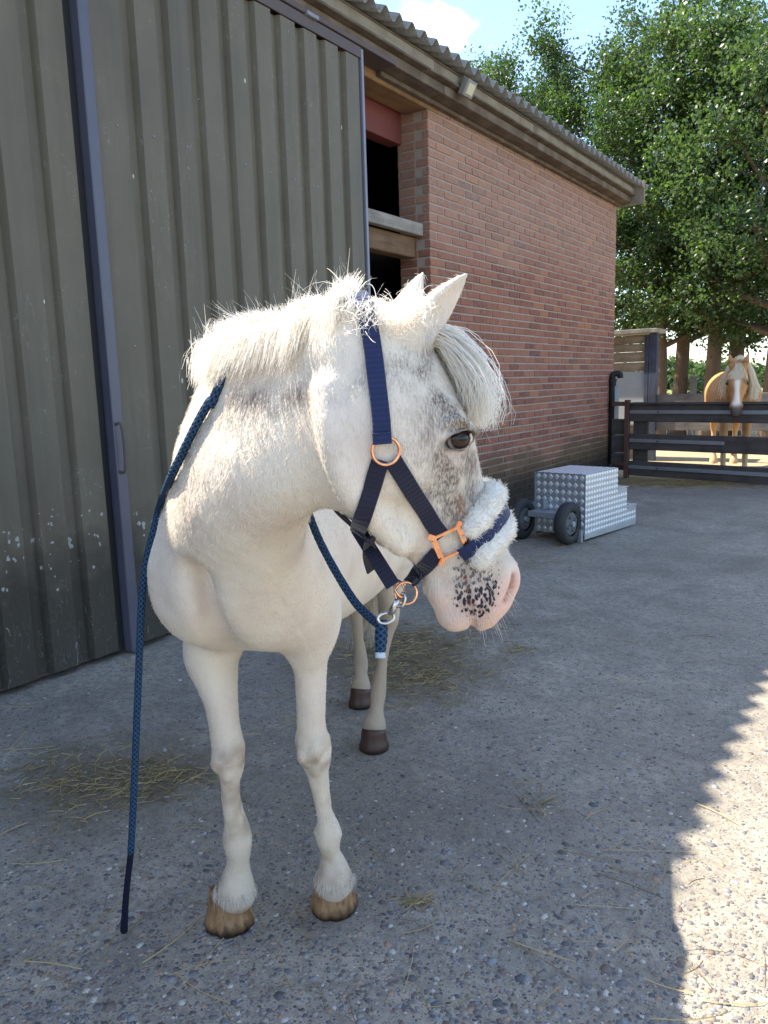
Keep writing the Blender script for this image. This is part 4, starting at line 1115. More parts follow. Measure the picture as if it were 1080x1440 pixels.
def make_mane(n):
    t = rng.uniform(MANE_T0, 1.0, n)
    P, T, S = crest_at(t)
    U = np.array([0, 0, 1.0])
    off = rng.normal(.006, .014, n)
    fall = rng.uniform(size=n)
    clump = np.sin(t * 90 + 3 * np.sin(t * 31)) * .5
    env = (.45 + .55 * smooth01(t, MANE_T0, MANE_T0 + .12)) * (1 - .15 * smooth01(t, .8, 1))
    ln = (.050 + .030 * rng.uniform(size=n) + .014 * clump) * env
    r = P + S * off[:, None] - U * .004
    fr = np.clip(rng.normal(0, 1, (n, 3)), -2, 2)
    over = fall < .70                                    # lies over on the near side; the rest stands up or falls away
    sw = np.where(over, 1.0, np.where(fall < .86, .15, -.8))
    lay = np.where(over, rng.uniform(.15, 1.0, n), .2)
    sw = sw * (.12 + .88 * smooth01(t, MANE_T0, MANE_T0 + .30))
    hgt = .012 + .016 * (1 - lay) + np.where(fall > .70, .010, 0)
    tt = -.12 + .26 * np.sin(t * 41 + 2.2 * np.sin(t * 13)) + rng.normal(0, .10, n)
    p1 = r + U * hgt[:, None] + S * (.010 * sw)[:, None] + T * (tt * ln * .4)[:, None]
    p2 = r + U * (hgt * .9 - .006 * lay)[:, None] + S * ((.026 + .010 * (1 - lay)) * sw)[:, None] + T * (tt * ln)[:, None] + fr * .0016
    dn = np.where(over, -ln * (.25 + .6 * lay), .004)
    p3 = r + U * (dn + np.where(fall > .70, hgt, 0))[:, None] + S * (np.where(over, .040 + .012 * lay, .030) * sw)[:, None] + T * (tt * ln * 1.5)[:, None] + fr * .0028
    return bez(np.stack([r, p1, p2, p3], 1), 6), fall
mp, fall_ = make_mane(8500)
wild, _ = make_mane(420)
wild = wild + (np.linspace(0, 1, 6) ** 1.5)[None, :, None] * (np.clip(rng.normal(0, .014, (420, 1, 3)), -.026, .026) + np.array([0, 0, .016]))
_tuft = []
for x_, y_, r_ in ((497, 432, .030), (520, 440, .022), (543, 446, .024), (570, 440, .026), (588, 430, .026)):
    c_, n0_ = hit(x_, y_ + 14); d_ = rng.normal(0, 1, (170, 3)) + n0_ * .8 + np.array([0, 0, .9]); d_ /= np.linalg.norm(d_, axis=1)[:, None]
    b_ = c_ + rng.normal(0, .010, (170, 3)); l_ = rng.uniform(.5, 1.1, (170, 1)) * r_; cu_ = rng.normal(0, .5, (170, 3)) * l_
    _tuft.append(bez(np.stack([b_, b_ + d_ * l_ * .6, b_ + d_ * l_ + cu_ * .5, b_ + d_ * l_ * .8 + cu_], 1), 6))
mp = np.concatenate([mp, *_tuft, wild])
tone_ = np.clip(rng.normal(.10, .15, len(mp)), 0, 1)
mane = hair_obj('mane', mp, np.where(np.arange(len(mp)) < 8500 + 850, .0011, .0006), .35, M_MANE, pony, tone_)
mane['kind'] = 'stuff'
def make_forelock(n):
    w = rng.uniform(size=n); u = rng.uniform(size=n); v = np.clip(rng.normal(0, 1, n), -2, 2)
    s0 = np.clip(rng.normal(.004, .018, n), -.035, .040); s1 = s0 * 1.2 + np.clip(rng.normal(0, .016, n), -.035, .035)
    puff = np.sqrt(w)
    H_ = lambda a_, b_, c_: HP0 + np.asarray(a_)[:, None] * Hh + np.asarray(b_)[:, None] * Hn + np.asarray(c_)[:, None] * Hs
    P0 = H_(.026 + .030 * u, .040 + .012 * w, s0)
    P1 = H_(.032 - .008 * puff + .008 * v, .060 + .036 * puff, s0 * 1.3)
    P2 = H_(.080 + .010 * v, .054 + .054 * puff, s1 * 1.5)
    P3 = H_(.124 + .016 * puff + .012 * v, .060 + .052 * puff, s1 * 1.9)
    P4 = H_(.140 + .040 * u + .008 * v, .056 + .028 * puff + .008 * v, s1 * 1.5)
    return bez(np.stack([P0, P1, P2, P3, P4], 1), 10)
fp = make_forelock(5200)
_wv = np.linspace(0, 1, 10)
_ph = rng.uniform(0, 6.28, (5200, 1))
fp = fp + (.0034 * np.sin(_wv[None] * rng.uniform(10, 22, (5200, 1)) + _ph) * _wv[None])[..., None] * np.clip(rng.normal(0, 1, (5200, 1, 3)), -2, 2)
fz = make_forelock(600); kk = np.linspace(0, 1, 10)
fz = fz + (kk ** 2)[None, :, None] * np.clip(rng.normal(0, .007, (600, 1, 3)), -.013, .013) + .0022 * (np.sin(kk * 24) * kk)[None, :, None] * np.clip(rng.normal(0, 1, (600, 1, 3)), -2, 2)
fp = np.concatenate([fp, fz])
forelock = hair_obj('forelock', fp, np.where(np.arange(len(fp)) < 5200, .0012, .0006), .4, M_MANE, pony, np.clip(rng.normal(.04, .10, len(fp)), 0, 1))
forelock['kind'] = 'stuff'
# whiskers on chin and lips
n_ = 60; wq = np.stack([rng.uniform(.40, .475, n_), rng.uniform(-.055, .05, n_), np.full(n_, .03)], 1); wp = []
for a_, b_, c_ in wq:
    loc, nor, _, _ = PONY_BVH.find_nearest(Vector(hd(a_, b_, .05))); d_ = np.array(nor); d_ = d_ if d_ @ Hs > 0 else -d_
    p_ = np.array(loc); d_ = d_ + Hh * .9 + rng.normal(0, .25, 3); d_ /= np.linalg.norm(d_); l_ = rng.uniform(.012, .035); wp.append([p_ - d_ * .002, p_ + d_ * l_ * .5, p_ + d_ * l_ + Hh * l_ * .25])
wk = hair_obj('whiskers', bez(np.array(wp), 5), .0006, .5, M_MANE, pony, rng.uniform(0, .8, n_)); wk['kind'] = 'stuff'
# tail, seen between the legs
n_ = 900
tp0 = np.array([-1.09, .01, .90]) + rng.normal(0, .018, (n_, 3))
tp1 = np.array([-1.22, .01, .93]) + rng.normal(0, .025, (n_, 3)); tp2 = np.array([-1.27, -.03, .62]) + rng.normal(0, .030, (n_, 3))
tp3 = np.array([-1.24, -.06, .30]) + rng.normal(0, 1, (n_, 3)) * np.array([.02, .035, .05])
tail = hair_obj('tail', bez(np.stack([tp0, tp1, tp2, tp3], 1), 9), .0022, .5, M_MANE, pony, np.clip(rng.normal(.85, .2, n_), 0, 1))
tail['kind'] = 'stuff'
# short coat hair standing off the skin
def coat_hair(n):
    area = np.linalg.norm(np.cross(PV[PF[:, 2]] - PV[PF[:, 0]], PV[PF[:, 3]] - PV[PF[:, 1]]), axis=1)
    cen = PV[PF].mean(1); nf = PN[PF].mean(1); nf /= np.linalg.norm(nf, axis=1)[:, None]
    vd = CAM_H_ - cen; vd /= np.linalg.norm(vd, axis=1)[:, None]
    facing = (nf * vd).sum(1) > -.35
    q = to_head(cen); inh = (q[:, 0] > -.02) & (cen[:, 1] > .1) & (q[:, 1] > -.16)
    bare = inh & ((q[:, 0] > .40) | (blob(q, (*EYE_HN, EYE_S[0]), (.026, .036, .05)) > .18))
    wgt = area * facing * np.where(cen[:, 0] > -.2, 1., .35) * (cen[:, 2] > .1) * ~bare
    pick = rng.choice(len(PF), n, p=wgt / wgt.sum())
    uv = rng.uniform(size=(n, 2, 1)); A, B, Cc, D = (PV[PF[pick, i]] for i in range(4))
    P = (A * (1 - uv[:, 0]) + B * uv[:, 0]) * (1 - uv[:, 1]) + (D * (1 - uv[:, 0]) + Cc * uv[:, 0]) * uv[:, 1]
    N = nf[pick]
    flow = np.where(inh[pick][:, None], Hh * .9 - Hn * .3, np.array([-.45, -.30, -1.0]))
    flow = flow - N * (flow * N).sum(1)[:, None]; flow /= np.linalg.norm(flow, axis=1)[:, None] + 1e-9
    flow = flow + rng.normal(0, .22, (n, 3))
    ln = rng.uniform(.005, .011, n)[:, None] * np.where(inh[pick], .75, np.where(P[:, 2] < .6, .5, np.where(P[:, 2] < .9, .6, 1.1)))[:, None]
    tip = P + flow * ln + N * ln * rng.uniform(.02, .16, (n, 1)); mid = P + flow * ln * .5 + N * ln * .10
    m = coat_masks(P)
    tone = np.clip(m['grey'] * rng.uniform(.3, 1.3, n) + .14 * rng.uniform(size=n) ** 4 + .62 * m['dirt'], 0, 1)
    return np.stack([P - N * .001, mid, tip], 1), tone
cp, ct = coat_hair(80000)
for (x_, y_, r_) in ((331, 1258, .043), (470.5, 1242, .042)):          # fringe over the coronet
    c_, t_ = px_h(x_, y_, .030 if x_ < 400 else -.022); a_ = rng.uniform(-2.0, 2.0, 420); d_ = np.stack([np.cos(a_), np.sin(a_), 0 * a_], 1)
    b_ = c_ + d_ * (r_ * rng.uniform(.86, 1.0, 420))[:, None] + np.array([0, 0, 1]) * rng.uniform(.006, .022, (420, 1)); l_ = rng.uniform(.008, .020, (420, 1))
    e_ = b_ + d_ * l_ * .35 - np.array([0, 0, 1]) * l_ + rng.normal(0, .0016, (420, 3))
    cp = np.concatenate([cp, np.stack([b_, (b_ + e_) / 2 + d_ * .002, e_], 1)]); ct = np.concatenate([ct, np.clip(rng.normal(.25, .2, 420), 0, 1)])
fur = hair_obj('coat_hair', cp, .0008, .25, M_FUR, pony, ct)
fur['kind'] = 'stuff'
# ------------------------------------------------------------------ halter
def webbing(name, col, rib=900.):
    t = NT(name); co = t.coord('UV')
    u, v, _ = t.sep(co)
    w = t.math('SINE', t.math('MULTIPLY', u, rib))
    n = t.noise(t.coord('Object'), 300, 3, .6)
    c = t.mix(t.math('MULTIPLY', n, .5), col, tuple(min(1, x * 2.0 + .01) for x in col))
    c = t.mix(t.ramp(t.math('ADD', t.math('MULTIPLY', w, .5), .5), [(0, .35), (1, 0.)]), c, tuple(x * .45 for x in col))
    t.bump(t.math('ADD', w, n), .35, .0006)
    return t.out(c, .75, spec=.25, **{'Sheen Weight': .2})
M_WEB = webbing('navy_webbing', (.010, .018, .065))
M_WEB2 = webbing('navy_lining', (.009, .009, .024))
def copper():
    t = NT('rose_gold'); n = t.noise(t.coord('Object'), 90, 4, .6)
    c = t.mix(t.ramp(n, [(.4, 0.), (.7, 1.)]), (.86, .46, .28), (.72, .33, .18))
    return t.out(c, t.math('ADD', t.math('MULTIPLY', n, .18), .16), metal=1.0)
M_COPPER = copper()
M_STEEL = NT('nickel_steel'); _n = M_STEEL.noise(M_STEEL.coord('Object'), 70, 4, .6)
M_STEEL = M_STEEL.out((.55, .54, .52), M_STEEL.math('ADD', M_STEEL.math('MULTIPLY', _n, .25), .15), metal=1.0)
halter = empty('halter', HO); halter.matrix_world = H_MAT
tag(halter, 'navy webbing halter with rose gold buckles and fleece noseband on the white pony', 'halter')

def strap(name, P, N, width, thick, mat, parent, lift=.004, n=None):
    """flat strap along surface points P with outward normals N"""
    P, N = np.asarray(P, float), np.asarray(N, float)
    n = n or max(12, 4 * len(P))
    P = catmull(P, n); N = catmull(N, n); N /= np.linalg.norm(N, axis=1)[:, None]
    for _ in range(2): N[1:-1] = (N[:-2] + N[1:-1] * 2 + N[2:]) / 4
    T = np.gradient(P, axis=0); T /= np.linalg.norm(T, axis=1)[:, None]
    S = np.cross(T, N); S /= np.linalg.norm(S, axis=1)[:, None]; N = np.cross(S, T)
    L_ = np.concatenate([[0], np.cumsum(np.linalg.norm(np.diff(P, axis=0), axis=1))])
    b = min(.0012, thick * .45); hw, ht = width / 2, thick / 2
    sec = [(-hw, -ht + b), (-hw, ht - b), (-hw + b, ht), (hw - b, ht), (hw, ht - b), (hw, -ht + b), (hw - b, -ht), (-hw + b, -ht)]
    V, F_, UV = [], [], []
    for i in range(n):
        for a, c in sec: V.append(P[i] + N[i] * (lift + c) + S[i] * a); UV.append((L_[i], a))
    m = len(sec)
    for i in range(n - 1):
        for j in range(m):
            k = (j + 1) % m; F_.append((i * m + j, i * m + k, (i + 1) * m + k, (i + 1) * m + j))
    F_.append(tuple(range(m - 1, -1, -1))); F_.append(tuple(range((n - 1) * m, n * m)))
    o = mesh_obj(name, V, F_, mat, parent)
    uv = o.data.uv_layers.new(name='UVMap')
    for lp in o.data.loops: uv.data[lp.index].uv = UV[lp.vertex_index]
    return o
def ring(name, c, nrm, R, r, mat, parent, sx=1.0, sy=1.0, xdir=None, seg=36):
    nrm = np.asarray(nrm, float) / np.linalg.norm(nrm)
    x = np.array([0, 0, 1.0]) if xdir is None else np.asarray(xdir, float)
    x = x - nrm * (x @ nrm); x /= np.linalg.norm(x); y = np.cross(nrm, x)
    t = np.arange(seg) * 2 * math.pi / seg
    P = c + R * (sx * np.cos(t)[:, None] * x + sy * np.sin(t)[:, None] * y)
    T = np.roll(P, -1, 0) - np.roll(P, 1, 0); T /= np.linalg.norm(T, axis=1)[:, None]
    S = np.cross(T, nrm); k = 10; ph = np.arange(k) * 2 * math.pi / k
    V = (P[:, None] + r * (np.cos(ph)[None, :, None] * S[:, None] + np.sin(ph)[None, :, None] * nrm)).reshape(-1, 3)
    F_ = [(i * k + j, i * k + (j + 1) % k, ((i + 1) % seg) * k + (j + 1) % k, ((i + 1) % seg) * k + j) for i in range(seg) for j in range(k)]
    return mesh_obj(name, V, F_, mat, parent, True)
def hits(pts):
    H_ = [hit(*p, HEAD_BVH) for p in pts]; return [h_[0] for h_ in H_], [h_[1] for h_ in H_]
def mir(P, N): return [mirror_head(p) for p in P], [ (np.array(n_) @ HEAD_R.T * np.array([1, 1, -1])) @ HEAD_R for n_ in N]
W_ = .0245
# crown strap: right cheek ring, up over the poll, down the far side
cp_, cn_ = hits([(537, 621), (535, 590), (531, 555), (527, 520), (523, 490), (519, 466)])
mp_, mn_ = mir(cp_, cn_)
_e, _m = cp_[-1], mp_[-1]
tp_, tn_ = [], []
for t_ in (.12, .3, .5, .7, .88):
    b_ = _e * (1 - t_) + _m * t_; loc, nor, _, _ = PONY_BVH.ray_cast(Vector(b_ + np.array([0, 0, .25])), Vector((0, 0, -1)))
    n_ = np.array(nor); tp_.append(np.array(loc) + np.array([0, 0, .003])); tn_.append(n_ if n_[2] > 0 else -n_)
strap('crown_strap', cp_ + tp_ + mp_[::-1], cn_ + tn_ + mn_[::-1], W_, .0042, M_WEB, halter, lift=.0055, n=70)
fold = hits([(536, 624), (535, 608)])
strap('strap_fold', *fold, W_ + .001, .003, M_WEB, halter, lift=.010)
c_, n_ = hit(541, 633, HEAD_BVH)
R1 = c_ + n_ * .007
for c0, n0 in ((R1, n_), (mirror_head(R1), mir([c_], [n_])[1][0])):
    ring('cheek_ring', c0, n0, .0185, .0024, M_COPPER, halter)
def both(name, pts, width, lift=.0045, mat=M_WEB2, thick=.0038):
    P, N = hits(pts); N = [n_ + .6 * (CAM_H_ - p_) / np.linalg.norm(CAM_H_ - p_) for p_, n_ in zip(P, N)]; strap(name, P, N, width, thick, mat, halter, lift)
    P2, N2 = mir(P, N); strap(name, P2, N2, width, thick, mat, halter, lift)
both('cheek_strap', [(551, 646), (565, 668), (580, 692), (596, 716), (608, 736), (620, 752)], W_, .0055)
both('throat_strap', [(535, 646), (528, 668), (521, 690), (514, 712), (508, 734), (504, 748)], W_)
# under the jaw: throat strap on to the chin ring
a_, an_ = hit(504, 746, HEAD_BVH); b_, bn_ = hit(530, 786, HEAD_BVH); e_, en_ = hit(553, 824, HEAD_BVH)
vw_ = CAM_H_ - a_; vw_ /= np.linalg.norm(vw_)
under = [a_ * (1 - t_) + e_ * t_ + vw_ * (.003 + .010 * math.sin(math.pi * t_)) for t_ in (0, .2, .4, .6, .8, 1.)]
un_ = [vw_] * 6
for M_ in (lambda P, N: (P, N), mir):
    P_, N_ = M_(under, un_); strap('jaw_strap', P_, N_, .0215, .0036, M_WEB2, halter, .004)
both('chin_strap', [(616, 775), (603, 790), (590, 805), (577, 822)], .0235, .0055)
# square rings at the noseband
sq, sqn = hit(631, 761, HEAD_BVH)
def square_ring(c, nrm, flip):
    nrm = np.asarray(nrm, float); nrm /= np.linalg.norm(nrm)
    dx = hit(668, 745, HEAD_BVH)[0] - sq if not flip else mirror_head(hit(668, 745, HEAD_BVH)[0]) - mirror_head(sq)
    x = dx - nrm * (dx @ nrm); x /= np.linalg.norm(x); y = np.cross(nrm, x)
    bm = bmesh.new(); hw = .0185
    q = math.radians(8)
    ax, ay = x * math.cos(q) + y * math.sin(q), -x * math.sin(q) + y * math.cos(q)
    def bar(p, d, ln, w, hgt):
        p = np.asarray(p); e = np.cross(nrm, d)
        m = Matrix([[d[0], e[0], nrm[0], p[0]], [d[1], e[1], nrm[1], p[1]], [d[2], e[2], nrm[2], p[2]], [0, 0, 0, 1]])
        r_ = bmesh.ops.create_cube(bm, size=1.0, matrix=m @ Matrix.Diagonal((ln, w, hgt, 1)))
        es = list({e_ for v in r_['verts'] for e_ in v.link_edges})
        bmesh.ops.bevel(bm, geom=es, offset=.0011, segments=2, affect='EDGES')
    cc = c + nrm * .0075
    for sx in (-1, 1):
        bar(cc + ax * hw * sx, ay, 2 * hw + .007, .0046, .0042)
        bar(cc + ay * hw * sx, ax, 2 * hw + .006, .0046, .0041)
        bar(cc + ax * (hw + .004) * sx + nrm * .0004, ay, 2 * hw - .006, .0036, .0032)
    for sx, sy in ((-1, -1), (-1, 1), (1, -1), (1, 1)):
        bar(cc + ax * (hw + .003) * sx + ay * (hw + .003) * sy + nrm * .0006, (ax * sx + ay * sy) / math.sqrt(2), .012, .008, .0036)
    bm_obj('square_ring', bm, M_COPPER, halter, False)
square_ring(sq, sqn, False)
square_ring(mirror_head(sq), mir([sq], [sqn])[1][0], True)
# noseband over the nasal bone
nb = []
sqh = to_head(sq)
sq_ang = math.degrees(math.atan2(sqh[2], sqh[1] - .01))
def nose_path(dh, a0, a1, k):
    P, N = [], []
    for ang in np.linspace(a0, a1, k):
        hh = sqh[0] + dh - .022 * (math.cos(math.radians(ang)) + .15)
        p, n_ = wrap(hh, ang); P.append(p); N.append(n_)
    return P, N
P_, N_ = nose_path(.021, sq_ang - 12, -(sq_ang - 12), 17)
N_ = [np.array(n_) for n_ in N_]
Pn = [p + n_ * .017 * math.sin(math.pi * min(max(i / 16, 0), 1)) ** .5 for i, (p, n_) in enumerate(zip(P_, N_))]
strap('noseband', Pn, N_, .021, .004, M_WEB, halter, .007, n=60)
def fleece_material():
    t = NT('fleece'); co = t.coord('Object'); n = t.noise(co, 130, 5, .65); v = t.vor(co, 190)
    c = t.mix(n, (.86, .83, .77), (.80, .74, .63))
    t.bump(t.math('ADD', n, v), .5, .006)
    return t.out(c, .95, spec=.1, **{'Sheen Weight': .6, 'Sheen Roughness': .6})
M_FLEECE = fleece_material()
M_FLEECE_H = hair_material('fleece_hair', (.88, .85, .79), (.78, .70, .58), .3)
for dh in (-.004, .046):
    P_, N_ = nose_path(dh, sq_ang - 22, -(sq_ang - 22), 15)
    P_ = np.array([p + n_ * .010 for p, n_ in zip(P_, N_)])
    k_ = 64; Pc = catmull(P_, k_); u_ = np.linspace(-1, 1, k_)
    rad = .0165 * np.clip(1 - np.abs(u_) ** 10, 0, 1) ** .5 * (1 + .08 * np.sin(u_ * 23 + dh * 300)) + .0015
    V_, F_ = tube(Pc, rad, 22, up=Hh)
    V_ = V_ + (fbm(V_, 90, 11)[:, None] - .5) * .006
    roll = mesh_obj('fleece_roll', V_, F_, M_FLEECE, halter, True)
    Vr = V_[rng.integers(0, len(V_), 9000)]; cen = Pc[((Vr[:, None] - Pc[None]) ** 2).sum(2).argmin(1)]
    Nr = Vr - cen; Nr /= np.linalg.norm(Nr, axis=1)[:, None] + 1e-9
    Nr = Nr + rng.normal(0, .55, Nr.shape); ln_ = rng.uniform(.0015, .0038, (9000, 1))
    Vr = Vr + rng.normal(0, .0012, Vr.shape)
    st = np.stack([Vr - Nr * .001, Vr + Nr * ln_ * .6 + rng.normal(0, .0008, Vr.shape), Vr + Nr * ln_], 1)
    fl_ = hair_obj('fleece_pile', st, .0009, .4, M_FLEECE_H, roll, rng.uniform(0, .6, 9000)); fl_['kind'] = 'stuff'
# rings under the chin
rc, rcn = hit(576, 826, HEAD_BVH)
view_n = CAM_H_ - rc; view_n /= np.linalg.norm(view_n)
base_dep = float(np.linalg.norm(rc - CAM_H_))
def near(x, y, ddep=0.0):
    """a point of the view at the depth of the chin ring"""
    d = ray(x, y); d = np.array([d @ HA, d @ HL, d[2]])
    t = ((rc - CAM_H_) @ view_n * -1) / (d @ view_n) * -1
    t = ((rc - CAM_H_) @ view_n) / (d @ view_n)
    return CAM_H_ + d * (t - ddep)
ring('chin_ring', near(571, 834, .012), view_n + .3 * Hs, .0165, .0023, M_COPPER, halter)
ring('chin_ring', near(562, 828, .016), view_n + .9 * Hn, .0120, .0021, M_COPPER, halter, 1.1, .8)

# ------------------------------------------------------------------ lead rope
def rope_material(name, c1, c2):
    t = NT(name); u, v, _ = t.sep(t.coord('UV'))
    a = t.math('SINE', t.math('ADD', t.math('MULTIPLY', u, 620.), t.math('MULTIPLY', v, 31.416)))
    b = t.math('SINE', t.math('SUBTRACT', t.math('MULTIPLY', u, 620.), t.math('MULTIPLY', v, 31.416)))
    w = t.math('MAXIMUM', a, b); n = t.noise(t.coord('Object'), 160, 4, .6)
    c = t.mix(t.ramp(t.math('ADD', t.math('MULTIPLY', w, .5), t.math('MULTIPLY', n, .4)), [(.15, 0.), (.75, 1.)]), c1, c2)
    t.bump(w, .7, .0015)
    return t.out(c, .8, spec=.2)
M_ROPE = rope_material('navy_rope', (.008, .020, .050), (.035, .085, .16))
M_ROPE_END = rope_material('rope_wrap', (.006, .007, .02), (.014, .018, .045))
M_TAPE = NT('rope_tape').out((.45, .52, .58), .5)
rope = empty('lead_rope', HO); rope.matrix_world = H_MAT
tag(rope, 'blue braided lead rope slung over the pony\'s neck, its end hanging to the ground', 'rope')
def rope_piece(name, P, R, mat, n=160, seg=14, parent=None):
    P = catmull(P, n); R = catmull(np.asarray(R, float)[:, None], n)[:, 0] if np.ndim(R) else np.full(n, R)
    L_ = np.concatenate([[0], np.cumsum(np.linalg.norm(np.diff(P, axis=0), axis=1))])
    T, S, N = frames(P)
    V, UV, F_ = [], [], []
    for i in range(n):
        for j in range(seg):
            a = 2 * math.pi * j / seg
            r = R[i] * (1 + .07 * max(math.sin(L_[i] * 620 + 5 * a), math.sin(L_[i] * 620 - 5 * a)))
            V.append(P[i] + r * (math.cos(a) * S[i] + math.sin(a) * N[i])); UV.append((L_[i], j / seg))
    for i in range(n - 1):
        for j in range(seg): F_.append((i * seg + j, i * seg + (j + 1) % seg, (i + 1) * seg + (j + 1) % seg, (i + 1) * seg + j))
    F_.append(tuple(range(seg - 1, -1, -1))); F_.append(tuple(range((n - 1) * seg, n * seg)))
    o = mesh_obj(name, V, F_, mat, parent, True)
    uv = o.data.uv_layers.new(name='UVMap')
    for lp in o.data.loops: uv.data[lp.index].uv = UV[lp.vertex_index]
    return o
RR = .0066
# near run: from the hook up to where it passes behind the neck
run1 = [near(535, 880, .0), near(520, 868, -.03), near(498, 845, -.06), near(470, 800, -.10), near(447, 755, -.14), px_h(428, 705, .20)[0], px_h(420, 680, .16)[0]]
def on_skin(x, y, lift=.008):
    p, n_ = hit(x, y); return p + n_ * lift
run2 = [on_skin(302, 566), on_skin(285, 595), on_skin(265, 635), on_skin(246, 675), on_skin(230, 715)]
# over the neck on its far side
over = []; a_r = run2[0][0]
for ang, f_ in ((15, .0), (40, .25), (62, .5), (85, .8), (104, 1.), (118, 1.)):
    a_ = .15 * (1 - f_) + a_r * f_; t_ = math.radians(ang)
    c_ = np.array([a_, np.interp(a_, (-.02, .10, .205, .28), (-.022, -.008, .022, .082)), np.interp(a_, (-.02, .10, .205, .28), (.94, .985, 1.026, 1.064))]); o_ = c_ + .6 * np.array([0, math.cos(t_), math.sin(t_)])
    loc, nor, _, _ = PONY_BVH.ray_cast(Vector(o_), Vector(c_ - o_).normalized())
    if loc is not None: over.append(np.array(loc) + .010 * (o_ - c_) / .6)
q0 = to_h(CAM + ray(214, 755) * ((run2[-1] - CAM_H_) @ np.array([FW @ HA, FW @ HL, FW[2]])))
a0 = run2[-1][0]
hang = [px_h(214, 755, a0 + .020)[0], px_h(204, 800, a0 + .030)[0], px_h(199, 850, a0 + .032)[0], px_h(196, 920, a0 + .03)[0], px_h(192, 1020, a0 + .03)[0], px_h(188, 1120, a0 + .03)[0], px_h(184, 1200, a0 + .03)[0]]
allp = np.array(run1 + over + run2 + hang)
rope_piece('cord', allp, RR, M_ROPE, 420, 14, rope)
e0 = hang[-1]; endp = px_ground_h(175, 1316)
rope_piece('whipped_end', [e0, (e0 * .4 + endp * .6) + np.array([0, 0, .02]), endp + np.array([0, 0, .012])], [RR * .92, RR * .95, RR * 1.15], M_ROPE_END, 60, 12, rope)
# splice below the hook
rope_piece('splice', [near(537, 872), near(536, 895, -.002), near(535, 918, -.002)], [.0085, .0095, .0075], M_ROPE, 50, 14, rope)
rope_piece('tape', [near(535, 917, -.002), near(535, 925, -.002)], .0078, M_TAPE, 8, 14, rope)
# trigger hook
hk = empty('tmp_hook'); bpy.data.objects.remove(hk)
hook = ring('snap_hook', near(543, 869, .006), view_n + .6 * Hs, .0125, .0028, M_STEEL, rope, 1.0, .62, xdir=near(560, 862) - near(530, 868))
V_, F_ = tube([near(548, 864, .008), near(556, 850, .010), near(562, 840, .012)], [.0050, .0060, .0050], 12, up=view_n, flat=(1, .8)); mesh_obj('hook_shank', V_, F_, M_STEEL, rope, True)
V_, F_ = tube(catmull([near(561, 843, .012), near(567, 834, .016), near(570, 842, .018), near(566, 852, .016), near(558, 853, .012)], 24), [.0024] * 24, 8, up=view_n); mesh_obj('hook_jaw', V_, F_, M_STEEL, rope, True)
# ------------------------------------------------------------------ mounting block on wheels
def alu_mat():
    t = NT('tread_aluminium'); pos = t.coord('Object'); n = t.noise(pos, 7, 5, .6); f = t.noise(pos, 80, 4, .6)
    c = t.mix(n, (.44, .46, .49), (.58, .60, .62)); c = t.mix(t.ramp(f, [(.62, 0.), (.75, .4)]), c, (.25, .24, .22))
    return t.out(c, t.math('MULTIPLY_ADD', n, .25, .36), metal=.85)
M_ALU = alu_mat()
M_ALU2 = NT('tread_bar').out((.78, .80, .82), .45, metal=.6)
M_GALV = NT('galvanised'); M_GALV = M_GALV.out(M_GALV.mix(M_GALV.noise(M_GALV.coord('Object'), 30, 4, .6), (.34, .37, .40), (.46, .49, .52)), .45, metal=.7)
M_TYRE = NT('tyre_rubber'); M_TYRE = M_TYRE.out(M_TYRE.mix(M_TYRE.noise(M_TYRE.coord('Object'), 40, 4, .6), (.018, .018, .019), (.040, .039, .038)), .75)
M_RIM = NT('wheel_rim').out((.10, .105, .11), .5)
block = empty('mounting_block', (-1.884, 5.269, 0)); block.rotation_euler = (0, 0, -math.atan2(.136, .99))
tag(block, 'stepped tread plate mounting block on two black wheels by the brick wall', 'mounting block')
BW, BH = .40, .487
STEPS = ((0, .51, BH), (.51, .675, .325), (.675, .845, .165))     # y0, y1, top
def quad_panel(name, o, u, v, parent, du, dv, n, th=.004, tread=.0425, border=.008):
    """flat panel with raised diamonds; o corner, u,v edge vectors, n outward normal"""
    o, u, v, n = (np.asarray(q, float) for q in (o, u, v, n))
    V_ = [o, o + u, o + u + v, o + v]; V_ += [p - n * th for p in V_]
    F_ = [(0, 1, 2, 3), (7, 6, 5, 4), (0, 4, 5, 1), (1, 5, 6, 2), (2, 6, 7, 3), (3, 7, 4, 0)]
    if np.cross(u, v) @ n < 0: F_ = [f[::-1] for f in F_]
    pan = mesh_obj(name, V_, F_, M_ALU, parent)
    lu, lv = np.linalg.norm(u), np.linalg.norm(v); eu, ev = u / lu, v / lv
    nu, nv = max(1, int((lu - border) / du)), max(1, int((lv - border) / dv)); V2, F2 = [], []
    su, sv_ = lu / nu, lv / nv; r = tread / 2
    for i in range(nu):
        for j in range(nv):
            c = o + eu * (i + .5) * su + ev * (j + .5) * sv_
            b = len(V2); a_ = .62
            V2 += [c + eu * r, c + ev * r, c - eu * r, c - ev * r] + [c + eu * r * a_ + n * .0022, c + ev * r * a_ + n * .0022, c - eu * r * a_ + n * .0022, c - ev * r * a_ + n * .0022]
            q = [(4, 5, 6, 7), (0, 1, 5, 4), (1, 2, 6, 5), (2, 3, 7, 6), (3, 0, 4, 7)]
            if np.cross(u, v) @ n < 0: q = [f[::-1] for f in q]
            F2 += [tuple(k + b for k in f) for f in q]
    tr = mesh_obj('tread_diamonds', V2, F2, M_ALU2, pan); tr['kind'] = 'stuff'
    return pan
D_ = .0445
quad_panel('front_panel', (-BW, 0, .045), (BW, 0, 0), (0, 0, BH - .045), block, D_, D_ * 1.2, (0, -1, 0))
quad_panel('top_panel', (-BW, 0, BH), (BW, 0, 0), (0, .51, 0), block, D_, D_, (0, 0, 1))
